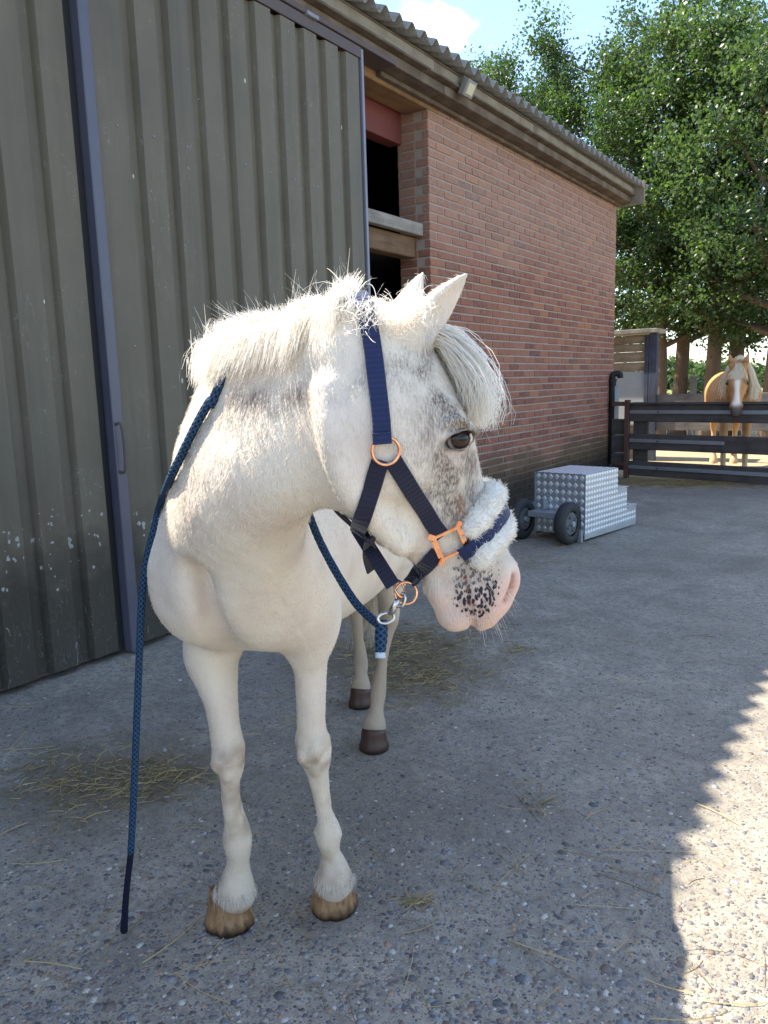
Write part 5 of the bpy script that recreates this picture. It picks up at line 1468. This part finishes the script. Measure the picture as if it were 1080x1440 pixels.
# stepped side cheeks
for sx, nx in ((0, 1), (-BW, -1)):
    prof = [(0, .02), (.845, .005), (.845, .165), (.675, .165), (.675, .325), (.51, .325), (.51, BH), (0, BH)]
    V_ = [(sx, y, z) for y, z in prof] + [(sx - nx * .004, y, z) for y, z in prof]; m = len(prof)
    F_ = [tuple(range(m)) if nx > 0 else tuple(range(m - 1, -1, -1)), tuple(range(2 * m - 1, m - 1, -1)) if nx > 0 else tuple(range(m, 2 * m))] + [(i, m + i, m + (i + 1) % m, (i + 1) % m) for i in range(m)]
    sp = mesh_obj('side_panel', V_, F_, M_ALU, block)
    V2, F2 = [], []; r = .0192; dd = .040
    for i in range(int(.845 / dd)):
        for j in range(int(BH / dd)):
            y, z = (i + .5) * dd + .003, (j + .5) * dd + .006
            top = BH if y < .51 else .325 if y < .675 else .165
            if z + r > top or z < .03: continue
            b = len(V2); x0, x1 = sx, sx + nx * .0022
            V2 += [(x0, y + r, z), (x0, y, z + r), (x0, y - r, z), (x0, y, z - r)] + [(x1, y + r * .62, z), (x1, y, z + r * .62), (x1, y - r * .62, z), (x1, y, z - r * .62)]
            q = [(4, 5, 6, 7), (0, 1, 5, 4), (1, 2, 6, 5), (2, 3, 7, 6), (3, 0, 4, 7)]
            F2 += [tuple(k + b for k in (f if nx > 0 else f[::-1])) for f in q]
    td = mesh_obj('tread_diamonds', V2, F2, M_ALU2, sp); td['kind'] = 'stuff'
for (y0, y1, zt), zp in zip(STEPS[1:], (BH, .325)):
    quad_panel('riser', (0, y0 + .002, zt), (-BW, 0, 0), (0, 0, zp - zt), block, D_, D_, (0, 1, 0))
    quad_panel('tread_panel', (-BW - .012, y0, zt + .003), (BW + .024, 0, 0), (0, y1 - y0 + .012, 0), block, D_, D_, (0, 0, 1))
quad_panel('riser', (0, .847, .005), (-BW, 0, 0), (0, 0, .16), block, D_, D_, (0, 1, 0))
box('edge_angle', .001, .006, -.006, .0, .03, BH, M_GALV, block); box('edge_angle', -BW - .006, -BW - .001, -.006, 0, .03, BH, M_GALV, block)
box('foot', -.045, -.008, -.03, -.002, .0, .09, M_GALV, block, .003)
box('axle_plate', -.385, -.125, -.135, -.008, .175, .215, M_GALV, block, .003)
for x_ in (-.30, -.135): box('bracket', x_, x_ + .012, -.07, -.008, .216, .285, M_GALV, block, .002)
def wheel(x):
    w = bpy.data.objects.new('wheel', None); COL.objects.link(w); w.parent = block; w.location = (x, -.115, .150)
    prof = [(-.034, .088), (-.043, .105), (-.042, .126), (-.034, .141), (-.018, .149), (0, .151), (.018, .149), (.034, .141), (.042, .126), (.043, .105), (.034, .088)]
    seg = 48; V_, F_ = [], []
    for i in range(seg):
        a = 2 * math.pi * i / seg
        for j, (u, r) in enumerate(prof):
            rr = r - (.004 if (i % 2 and 3 <= j <= 7) else 0); V_.append((u, rr * math.cos(a), rr * math.sin(a)))
    m = len(prof)
    for i in range(seg):
        for j in range(m - 1): F_.append((i * m + j, ((i + 1) % seg) * m + j, ((i + 1) % seg) * m + j + 1, i * m + j + 1))
    mesh_obj('tyre', V_, F_, M_TYRE, w, True)
    bm = bmesh.new()
    for d_, r1 in ((-.022, .09), (.022, .09)):
        bmesh.ops.create_cone(bm, cap_ends=True, segments=28, radius1=r1, radius2=r1 - .012 if d_ > 0 else r1, depth=.012, matrix=Matrix.Translation((d_, 0, 0)) @ Matrix.Rotation(math.pi / 2, 4, 'Y'))
    for k in range(4):
        a = k * math.pi / 2 + .4
        bmesh.ops.create_cone(bm, cap_ends=True, segments=10, radius1=.016, radius2=.012, depth=.014, matrix=Matrix.Translation((.033, .052 * math.cos(a), .052 * math.sin(a))) @ Matrix.Rotation(math.pi / 2, 4, 'Y'))
    bm_obj('rim', bm, M_RIM, w)
    bm = bmesh.new(); bmesh.ops.create_cone(bm, cap_ends=True, segments=16, radius1=.026, radius2=.020, depth=.10, matrix=Matrix.Rotation(math.pi / 2, 4, 'Y')); bm_obj('hub', bm, M_GALV, w)
wheel(-.070); wheel(-.445)

# ------------------------------------------------------------------ gate, fences and shelter
M_GATEW = timber('gate_timber', (.056, .050, .046), (.102, .090, .082), (.034, .030, .028), 1.0, 'x')
M_STRIP = NT('steel_strip'); M_STRIP = M_STRIP.out(M_STRIP.mix(M_STRIP.noise(M_STRIP.coord('Object'), 9, 5, .6), (.22, .245, .275), (.36, .385, .41)), .5, metal=.6)
M_RUST = NT('rusty_steel'); M_RUST = M_RUST.out(M_RUST.mix(M_RUST.noise(M_RUST.coord('Object'), 20, 5, .65), (.070, .034, .028), (.12, .060, .045)), .8)
gate_dir = math.atan2(8.68 - 9.0, -1.2 + 2.70)
gate = empty('yard_gate', (-2.70, 9.0, 0), gate_dir); tag(gate, 'low dark wooden gate of three broad rails with steel strips', 'gate')
for z0, z1, zs, ln, ls in ((.655, .845, .745, 3.6, 3.6), (.335, .515, .420, 3.6, 1.10), (.035, .205, .115, 3.6, 3.6)):
    box('rail', .01, ln, -.02, .022, z0, z1, M_GATEW, gate, .006)
    box('steel_strip', .012, ls, -.034, -.021, zs, zs + .040, M_STRIP, gate, .002)
    box('steel_bolt', .35, .37, -.040, -.0345, zs + .012, zs + .028, M_RUST, gate)
box('gate_cap', .01, 3.6, -.05, .06, .846, .872, M_GATEW, gate, .004)
for x_ in (.03, 1.75, 3.4): box('gate_board', x_, x_ + .18, .024, .055, .03, .845, M_GATEW, gate, .005)
gp = empty('gate_post', (-2.725, 9.005, 0), gate_dir); tag(gp, 'rusty square steel post that the dark wooden gate hangs on', 'post')
box('post', -.030, .022, -.03, .022, 0, .90, M_RUST, gp, .003); box('hinge', -.2, -.031, -.015, .012, .83, .88, M_RUST, gp, .003); box('hinge', -.16, -.031, -.015, .012, .14, .18, M_RUST, gp, .003)
sb = empty('side_hurdle', (-2.93, 9.06, 0), 0); tag(sb, 'narrow dark board hurdle closing the gap between drainpipe and gate post', 'fence')
for k, (z0, z1) in enumerate(((.08, .28), (.29, .49), (.50, .68))): box('board', 0, .165, 0, .02, z0, z1, M_GATEW, sb, .004)
# paddock fence behind
M_FENCE = timber('grey_fence', (.13, .125, .12), (.22, .21, .20), (.08, .075, .07), 1.0, 'x')
fence = empty('paddock_fence', (-3.6, 15.5, 0), -.06); tag(fence, 'grey plank fence across the far side of the paddock', 'fence')
for z_ in (.30, .62): box('rail', 0, 9, -.015, .015, z_, z_ + .15, M_FENCE, fence, .004)
for x_ in np.arange(.05, 9, 1.8): box('post', x_, x_ + .11, .016, .11, 0, 1.15, M_FENCE, fence, .006)
fence2 = empty('cross_fence', (-3.05, 11.2, 0), -.02); tag(fence2, 'short plank fence between the shelter post and the paddock', 'fence')
# shelter
M_PANEL = NT('shed_panel'); M_PANEL = M_PANEL.out(M_PANEL.mix(M_PANEL.noise(M_PANEL.coord('Object'), 5, 6, .65), (.30, .32, .33), (.44, .455, .46)), .7)
M_SHEDW = timber('shed_boards', (.26, .19, .125), (.38, .29, .19), (.17, .125, .085), 1.0, 'x')
M_POSTD = timber('shed_post', (.045, .055, .085), (.085, .095, .13), (.03, .03, .035), 1.0, 'z')
bpy.data.objects.remove(fence2)
shed = empty('field_shelter', (-3.4, 11.0, 0)); tag(shed, 'open field shelter with pale panelled wall beyond the brick barn', 'shed')
SY = 11.0
def sbox(name, x0, x1, y0, y1, z0, z1, m_, bv=.004): return box(name, x0 + 3.4, x1 + 3.4, y0 - SY, y1 - SY, z0, z1, m_, shed, bv)
sbox('corner_post', -3.06, -2.955, 11.0, 11.1, 0, 1.74, M_POSTD)
sbox('door_jamb', -3.12, -3.065, 11.0, 11.06, 0, 1.72, M_POSTD)
sbox('wall_panel', -5.2, -3.125, 11.05, 11.07, .50, 1.23, M_PANEL, .002)
for k, (z0, z1) in enumerate(((1.235, 1.36), (1.363, 1.50), (1.503, 1.61), (1.613, 1.72))): sbox('wall_board', -5.2, -3.125, 11.045 + .004 * (k % 2), 11.07, z0, z1, M_SHEDW)
for k, (z0, z1) in enumerate(((.02, .17), (.18, .33), (.34, .49))): sbox('lower_board', -5.2, -3.125, 11.04, 11.07, z0, z1, M_GATEW)
sbox('roof', -5.4, -2.945, 10.92, 11.4, 1.745, 1.80, M_GREYWOOD)
# rails running from the shelter post along the paddock
pf = empty('shelter_fence', (-2.95, 11.05, 0), .02); tag(pf, 'two rail plank fence starting at the dark shelter post', 'fence')
for z_ in (.42, .78): box('rail', .0, 4.6, 0, .03, z_, z_ + .13, M_FENCE, pf, .004)
for x_ in (1.9, 4.0): box('post', x_, x_ + .10, .032, .12, 0, 1.05, M_FENCE, pf, .005)

# ------------------------------------------------------------------ palomino pony behind the gate
def palomino():
    F = Field(axis_grid((-1.5, 1.0, .0105)), axis_grid((-.40, .40, .0105)), axis_grid((.03, 1.55, .0105)))
    F.tube([(.14, 0, .83, .11, .13), (.05, 0, .86, .17, .20), (-.12, 0, .88, .21, .255), (-.36, 0, .86, .245, .265), (-.62, 0, .86, .265, .265), (-.85, 0, .88, .25, .245), (-1.05, 0, .91, .22, .21), (-1.2, 0, .89, .14, .14)], k=.03)
    F.tube([(-.02, 0, 1.02, .05, .06), (-.2, 0, 1.09, .05, .05), (-.4, 0, 1.06, .05, .05)], k=.08)
    for sd in (1, -1):
        F.ell((.11, .075 * sd, .80), (.07, .085, .11), k=.06)
        F.tube([(-.2, .12 * sd, 1.02, .05, .08), (-.08, .18 * sd, .90, .06, .10), (.05, .16 * sd, .78, .06, .085), (.0, .125 * sd, .70, .065, .085)], k=.07, up=(1, 0, 0))
        F.tube([(-.01, .115 * sd, .72, .065, .09), (.0, .112 * sd, .58, .048, .062), (.01, .11 * sd, .43, .040, .044), (.005, .108 * sd, .33, .026, .032), (.0, .107 * sd, .20, .030, .036), (.015, .106 * sd, .13, .027, .030), (.035, .105 * sd, .07, .046, .05), (.035, .105 * sd, .03, .050, .055)], k=.03, up=(1, 0, 0))
        F.tube([(-1.0, .13 * sd, .88, .11, .17), (-1.0, .15 * sd, .72, .09, .13), (-1.03, .13 * sd, .6, .055, .085), (-1.12, .12 * sd, .46, .036, .05), (-1.12, .118 * sd, .36, .026, .034), (-1.1, .115 * sd, .18, .030, .034), (-1.07, .112 * sd, .07, .046, .05), (-1.07, .112 * sd, .03, .05, .055)], k=.035, up=(1, 0, 0))
    hp, hr = np.array([.57, -.055, 1.165]), None
    tau = math.radians(24)
    g = np.array([math.cos(.12), -math.sin(.12), 0.]); h_ = math.sin(tau) * g - math.cos(tau) * np.array([0, 0, 1.]); n_ = math.cos(tau) * g + math.sin(tau) * np.array([0, 0, 1.]); s_ = np.cross(h_, n_)
    F.tube([(-.16, 0, .97, .13, .20), (0, 0, 1.0, .125, .20), (.14, -.01, 1.05, .10, .18), (.27, -.03, 1.12, .08, .15), (.40, -.045, 1.13, .07, .125), (.47, -.05, 1.13, .06, .10)], k=.055, egg=.25)
    R = np.array([h_, n_, s_]); add_head(F, hp, R, HEAD_PROFILE, scale=1.08)
    at = lambda a, b, c: hp + a * h_ + b * n_ + c * s_
    for sd in (1, -1):
        F.ell(at(.175, .04, .072 * sd), (.04, .03, .024), R, k=.02)
        F.ell(at(.44, .055, .036 * sd), (.03, .026, .024), R, k=.02)
        e = at(.015, .02, .055 * sd); d = -.80 * h_ + .45 * n_ + .22 * sd * s_; d /= np.linalg.norm(d)
        F.tube([(*(e + d * t), a_, b_) for t, a_, b_ in ((0, .030, .022), (.05, .032, .018), (.09, .022, .014), (.135, .006, .006))], k=.015, up=n_, n=16)
    V_, Fq = F.surface(1)
    return V_, Fq, hp, R, at
pv, pf_, php, pR, pat = palomino()
pal = empty('palomino_pony', (0, 0, 0))
tag(pal, 'golden palomino pony with flaxen mane looking over the wooden gate', 'horse')
Pb = np.array([-1.66, 9.48, 0.0])
to_cam = CAM - Pb; pang = math.atan2(to_cam[1], to_cam[0]) + math.radians(6)
pal.scale = (1.06, 1.06, 1.06); pal.location = Pb; pal.rotation_euler = (0, 0, pang)
def pal_mat():
    t = NT('palomino_coat'); pos = t.coord('Object'); n = t.noise(pos, 12, 5, .6); f = t.noise(pos, 160, 3, .6)
    c = t.mix(t.ramp(n, [(.3, 0.), (.7, 1.)]), (.38, .175, .058), (.50, .265, .105))
    c = t.mix(t.attr('white'), c, (.78, .70, .58)); c = t.mix(t.attr('dark'), c, (.09, .07, .065)); c = t.mix(t.attr('pale'), c, (.60, .44, .27))
    t.bump(f, .2, .004)
    return t.out(c, .7, spec=.2)
q = (pv - php) @ pR.T; hh, nn_, ss_ = q.T; ih = (pv[:, 0] > .40) & (hh > -.03)
meP = np_mesh('body', pv, pf_)
set_attr(meP, 'white', np.where(ih, np.exp(-(ss_ / np.interp(hh, (.05, .15, .3, .42), (.012, .030, .022, .034))) ** 4) * (nn_ > .02) * smooth01(hh, .06, .12), 0))
set_attr(meP, 'dark', np.where(ih, .95 * smooth01(hh, .42, .475) + np.clip(np.exp(-((hh - .19) / .016) ** 2 - ((nn_ - .042) / .026) ** 2) * 1.6, 0, 1) * (np.abs(ss_) > .05) + .55 * (hh < -.01), 0))
set_attr(meP, 'pale', np.clip(.75 * (1 - smooth01(pv[:, 2], .25, .6)) + .5 * np.exp(-((pv[:, 2] - .66) / .08) ** 2) * (np.abs(pv[:, 1]) > .06) * (pv[:, 0] > -.2) * (pv[:, 0] < .3), 0, 1))
obj_from('body', meP, pal_mat(), pal)
M_FLAX = hair_material('flaxen_hair', (.86, .78, .62), (.66, .52, .32), .3)
n_ = 1500; u = rng.uniform(size=n_)
ml = catmull([(-.12, 0, 1.16), (.05, 0, 1.19), (.20, -.01, 1.22), (.36, -.035, 1.24), (.50, -.05, 1.22)], 50)
r0 = ml[(u * 49).astype(int)] + rng.normal(0, .012, (n_, 3)); sd_ = np.where(rng.uniform(size=n_) < .93, 1., -1.)[:, None]
r1 = r0 + np.array([0, .06, .035]) * sd_; r2 = r0 + np.array([.02, .13, -.12]) * sd_ * np.array([1, 1, 1]) + rng.normal(0, .018, (n_, 3)); r2[:, 2] = r0[:, 2] - .12
r3 = r0 + np.array([.03, .15, 0]) * sd_ + rng.normal(0, .022, (n_, 3)); r3[:, 2] = r0[:, 2] - rng.uniform(.26, .40, n_)
pm = hair_obj('mane', bez(np.stack([r0, r1, r2, r3], 1), 7), .006, .5, M_FLAX, pal, rng.uniform(0, .8, n_)); pm['kind'] = 'stuff'
n_ = 500; c0 = np.array([pat(.0 + .02 * a_, .03, .03 * b_) for a_, b_ in rng.uniform(-1, 1, (n_, 2))])
c1 = c0 + pR[1] * .04; spread = rng.normal(0, .024, n_)
c2 = np.array([pat(.09, .085, k_) for k_ in spread]); c3 = np.array([pat(.13 + .05 * a_, .088, 1.5 * k_) for a_, k_ in zip(rng.uniform(size=n_), spread)])
pfk = hair_obj('forelock', bez(np.stack([c0, c1, c2, c3], 1), 6), .005, .5, M_FLAX, pal, rng.uniform(0, .5, n_)); pfk['kind'] = 'stuff'
for sd in (1, -1):
    o = bm_obj('eye', uv_sphere(.019, 14, 10), NT('dark_eye').out((.015, .01, .008), .1), pal, True); o.location = pat(.195, .040, .088 * sd)

# ------------------------------------------------------------------ trees
def bark_mat():
    t = NT('bark'); pos = t.coord('Object'); n = t.noise(t.mapping(pos, (12, 12, 2.2)), 1.0, 6, .7, .5); b = t.noise(pos, 1.2, 4, .6)
    c = t.mix(n, (.048, .036, .028), (.145, .112, .084)); c = t.mix(t.math('MULTIPLY', b, .4), c, (.24, .15, .09))
    t.bump(n, .9, .04); return t.out(c, .92, spec=.1)
def leaf_mat():
    t = NT('leaf'); c = t.mix(t.attr('tone'), (.012, .032, .015), (.066, .105, .030))
    d = t.node('ShaderNodeBsdfPrincipled'); t.set(d, 'Base Color', c); t.set(d, 'Roughness', .45); t.set(d, 'Specular IOR Level', .45)
    tr = t.node('ShaderNodeBsdfTranslucent'); t.set(tr, 'Color', t.mix(t.attr('tone'), (.05, .13, .02), (.17, .28, .045)))
    m = t.node('ShaderNodeMixShader'); m.inputs[0].default_value = .32; t.l.new(d.outputs[0], m.inputs[1]); t.l.new(tr.outputs[0], m.inputs[2])
    t.l.new(m.outputs[0], t.n['Material Output'].inputs['Surface']); return t.m
M_BARK, M_LEAF = bark_mat(), leaf_mat()
def leaves(C, size, tone):
    """folded leaf blades: 2 triangles each as one quad bent over the midrib"""
    n = len(C); a = rng.normal(size=(n, 3)); a /= np.linalg.norm(a, axis=1)[:, None]
    nrm = rng.normal(size=(n, 3)) + np.array([0, 0, .9]); nrm -= a * (nrm * a).sum(1)[:, None]; nrm /= np.linalg.norm(nrm, axis=1)[:, None] + 1e-9
    b = np.cross(a, nrm); s = size[:, None]
    V_ = np.stack([C - a * s * .55, C + b * s * .34 + nrm * s * .10, C + a * s * .55, C - b * s * .34 + nrm * s * .10], 1).reshape(-1, 3)
    F_ = np.arange(n * 4).reshape(-1, 4)
    return V_, F_, np.repeat(tone, 4)
def limb_tube(bmV, bmF, P, R, seg=7):
    V_, F_ = tube(P, R, seg, up=(.3, .2, 1)); b = sum(len(v) for v in bmV); bmV.append(V_); bmF += [tuple(k + b for k in f) for f in F_]
def tree(name, label, base, height, clear, spread, nclump, per, lsize, trunk_r, seed, lean=(0, 0), group='trees behind the barn', sprays=5):
    global rng
    rng_keep = rng; rng = np.random.default_rng(seed)
    root = empty(name, base); tag(root, label, 'tree', group)
    V_, F_ = [], []
    tp = catmull([(0, 0, -.1), (lean[0] * .15 + .05, lean[1] * .1, height * .3), (lean[0] * .5 - .08, lean[1] * .5, height * .6), (lean[0], lean[1], height * .97)], 22)
    tr = trunk_r * np.linspace(1, .10, 22) ** .85; tr[0] *= 1.35; tr[1] *= 1.08
    limb_tube(V_, F_, tp, tr, 12)
    cl, cr = [], []
    nb = 26
    for i in range(nb):
        f = clear / height + (1 - clear / height) * (i + .5) / nb * .96
        p = np.array([np.interp(f, np.linspace(0, 1, 22), tp[:, k]) for k in range(3)]); az = i * 2.4 + rng.uniform(-.4, .4)
        reach = spread * (math.sin(min(1, (f - clear / height) / (1 - clear / height) * 1.25 + .28) * math.pi * .62) ** .8) * rng.uniform(.75, 1.15) * (1.12 - .75 * max(0, f - .55))
        up = rng.uniform(.35, .95) + (f > .75) * .5
        d = np.array([math.cos(az), math.sin(az), 0])
        e = p + d * reach + np.array([0, 0, reach * up * .6]); mid = p + d * reach * .5 + np.array([0, 0, reach * .18])
        B = bez(np.array([[p, mid, e]]), 7)[0]; limb_tube(V_, F_, B, np.linspace(tr[int(f * 21)] * .55 + .008, .006, 7), 6)
        for k in range(3):
            t_ = rng.uniform(.35, .95); q = B[int(t_ * 6)]; d2 = d + rng.normal(0, .7, 3); d2 /= np.linalg.norm(d2)
            e2 = q + d2 * reach * rng.uniform(.25, .5) + np.array([0, 0, .15]); limb_tube(V_, F_, np.array([q, (q + e2) / 2 + [0, 0, .04], e2]), [.014, .009, .004], 5); cl.append(e2); cl.append((q + e2) / 2)
        cl.append(e); cl.append(B[4]); cl.append(B[5])
    for k in range(sprays):
        a = rng.uniform(0, 6.28); r = spread * rng.uniform(.1, .55); z0 = height * rng.uniform(.78, .9)
        q = tp[17] + np.array([math.cos(a) * r, math.sin(a) * r, 0]); q[2] = z0; e = q + np.array([math.cos(a) * .2, math.sin(a) * .2, height * rng.uniform(.10, .20)])
        limb_tube(V_, F_, np.array([tp[15], q, (q + e) / 2, e]), [.03, .018, .012, .005], 5)
        for t_ in np.linspace(.0, 1.05, 7): cl.append(q + (e - q) * t_); 
    trunk = mesh_obj('trunk', np.concatenate(V_), F_, M_BARK, root, True)
    cl = np.array(cl)
    while len(cl) < nclump:
        k = rng.integers(0, len(cl), min(len(cl), nclump - len(cl))); cl = np.concatenate([cl, cl[k] + rng.normal(0, .34, (len(k), 3)) * np.array([1, 1, .8])])
    cl = cl[:nclump]; cl = cl[cl[:, 2] > clear * .92]
    per = per * 1.45; lsize = lsize * .80
    rad = rng.uniform(.08, .215, len(cl)); ct_ = np.clip(rng.normal(.5, .22, len(cl)) , 0, 1)
    cnt_ = (per * (rad / .21) ** 1.4).astype(int)
    k = np.repeat(np.arange(len(cl)), cnt_)
    P_ = cl[k] + rng.normal(0, 1, (len(k), 3)) * rad[k][:, None] * np.array([1, 1, .75])
    LV, LF, LT = leaves(P_, lsize * rng.uniform(.65, 1.25, len(P_)), np.clip(ct_[k] + rng.normal(0, .18, len(k)), 0, 1))
    me = np_mesh('crown', LV, LF, False); set_attr(me, 'tone', LT); c_ = obj_from('crown', me, M_LEAF, root); c_['kind'] = 'stuff'
    rng = rng_keep
    return root
def at_y(px, y): p = on_plane(px, 545, 1, y); return (p[0], p[1], 0)
tree('broadleaf_tree', 'small feathery treetop showing over the barn roof beside the cloud', at_y(676, 17.8), 7.7, 1.8, 1.25, 300, 95, .085, .14, 21)
tree('broadleaf_tree', 'tall bushy tree rising behind the barn roof, right of the small treetop', at_y(748, 17.0), 7.7, 1.8, 1.5, 390, 95, .085, .17, 11)
tree('broadleaf_tree', 'tall dense tree just right of the roof end', at_y(835, 15.8), 7.5, 1.8, 1.55, 400, 95, .085, .18, 12, (.1, .1))
tree('broadleaf_tree', 'leaning pale trunked tree behind the shelter post', at_y(928, 14.6), 5.9, 1.8, 1.25, 290, 90, .08, .12, 13, (-.3, .1), sprays=3)
tree('broadleaf_tree', 'dark trunked tree second right of the shelter', at_y(953, 15.6), 7.4, 1.9, 1.6, 420, 95, .085, .15, 14, (.25, 0))
tree('broadleaf_tree', 'tree with thick brown bark stripped trunk left of the palomino', at_y(997, 14.4), 6.6, 1.8, 1.5, 360, 90, .085, .15, 15, (.1, .2))
tree('broadleaf_tree', 'tree with its trunk rising behind the palomino pony\'s head', at_y(1028, 16.2), 7.0, 1.8, 1.5, 380, 90, .085, .17, 17, (.2, .1))
tree('broadleaf_tree', 'tree at the right edge with sunlit lower boughs', at_y(1082, 13.8), 5.9, 1.7, 1.6, 390, 95, .085, .17, 16, (.2, 0))
# hedge and far wood behind the paddock
def bush(label, base, rx, ry, rz, n, size, seed, group=None, name='bush'):
    global rng
    keep = rng; rng = np.random.default_rng(seed)
    root = empty(name, base); tag(root, label, 'bush', group)
    m = n // 160; c = rng.normal(0, 1, (m, 3)); c /= np.linalg.norm(c, axis=1)[:, None]; c *= rng.uniform(.3, 1, (m, 1)) ** .5; c[:, 2] = np.abs(c[:, 2]); c *= np.array([rx, ry, rz])
    k = rng.integers(0, m, n); P_ = c[k] + rng.normal(0, .16 * rz, (n, 3)); P_[:, 2] = np.abs(P_[:, 2])
    LV, LF, LT = leaves(P_, size * rng.uniform(.7, 1.3, n), np.clip(rng.normal(.55, .2, m)[k] + rng.normal(0, .15, n), 0, 1))
    me = np_mesh('foliage', LV, LF, False); set_attr(me, 'tone', LT); f_ = obj_from('foliage', me, M_LEAF, root); f_['kind'] = 'stuff'
    V_, F_ = [], []
    for j in range(6):
        a = j * 1.05; e = np.array([math.cos(a) * rx * .5, math.sin(a) * ry * .5, rz * .8]); limb_tube(V_, F_, np.array([[0, 0, 0], e * .5, e]), [.035, .02, .008], 5)
    mesh_obj('stems', np.concatenate(V_), F_, M_BARK, root, True)
    rng = keep
    return root
bush('leafy green bush growing between the trunks beyond the paddock fence', at_y(975, 19.0), .9, .6, .95, 6000, .07, 31)
bush('sunlit pale green bush right behind the shelter', at_y(922, 20.0), .7, .6, .75, 4500, .07, 32)
for i, (px, yy, r) in enumerate(((945, 78, 6), (1010, 74, 5))):
    bush(('distant round tree on the horizon' + (' left of the thick brown trunk', ' right of the thick brown trunk')[i]), at_y(px, yy), r * 1.2, r, r * .42, 9000, .40, 40 + i, 'far trees on the horizon', 'far_tree')['category'] = 'tree'
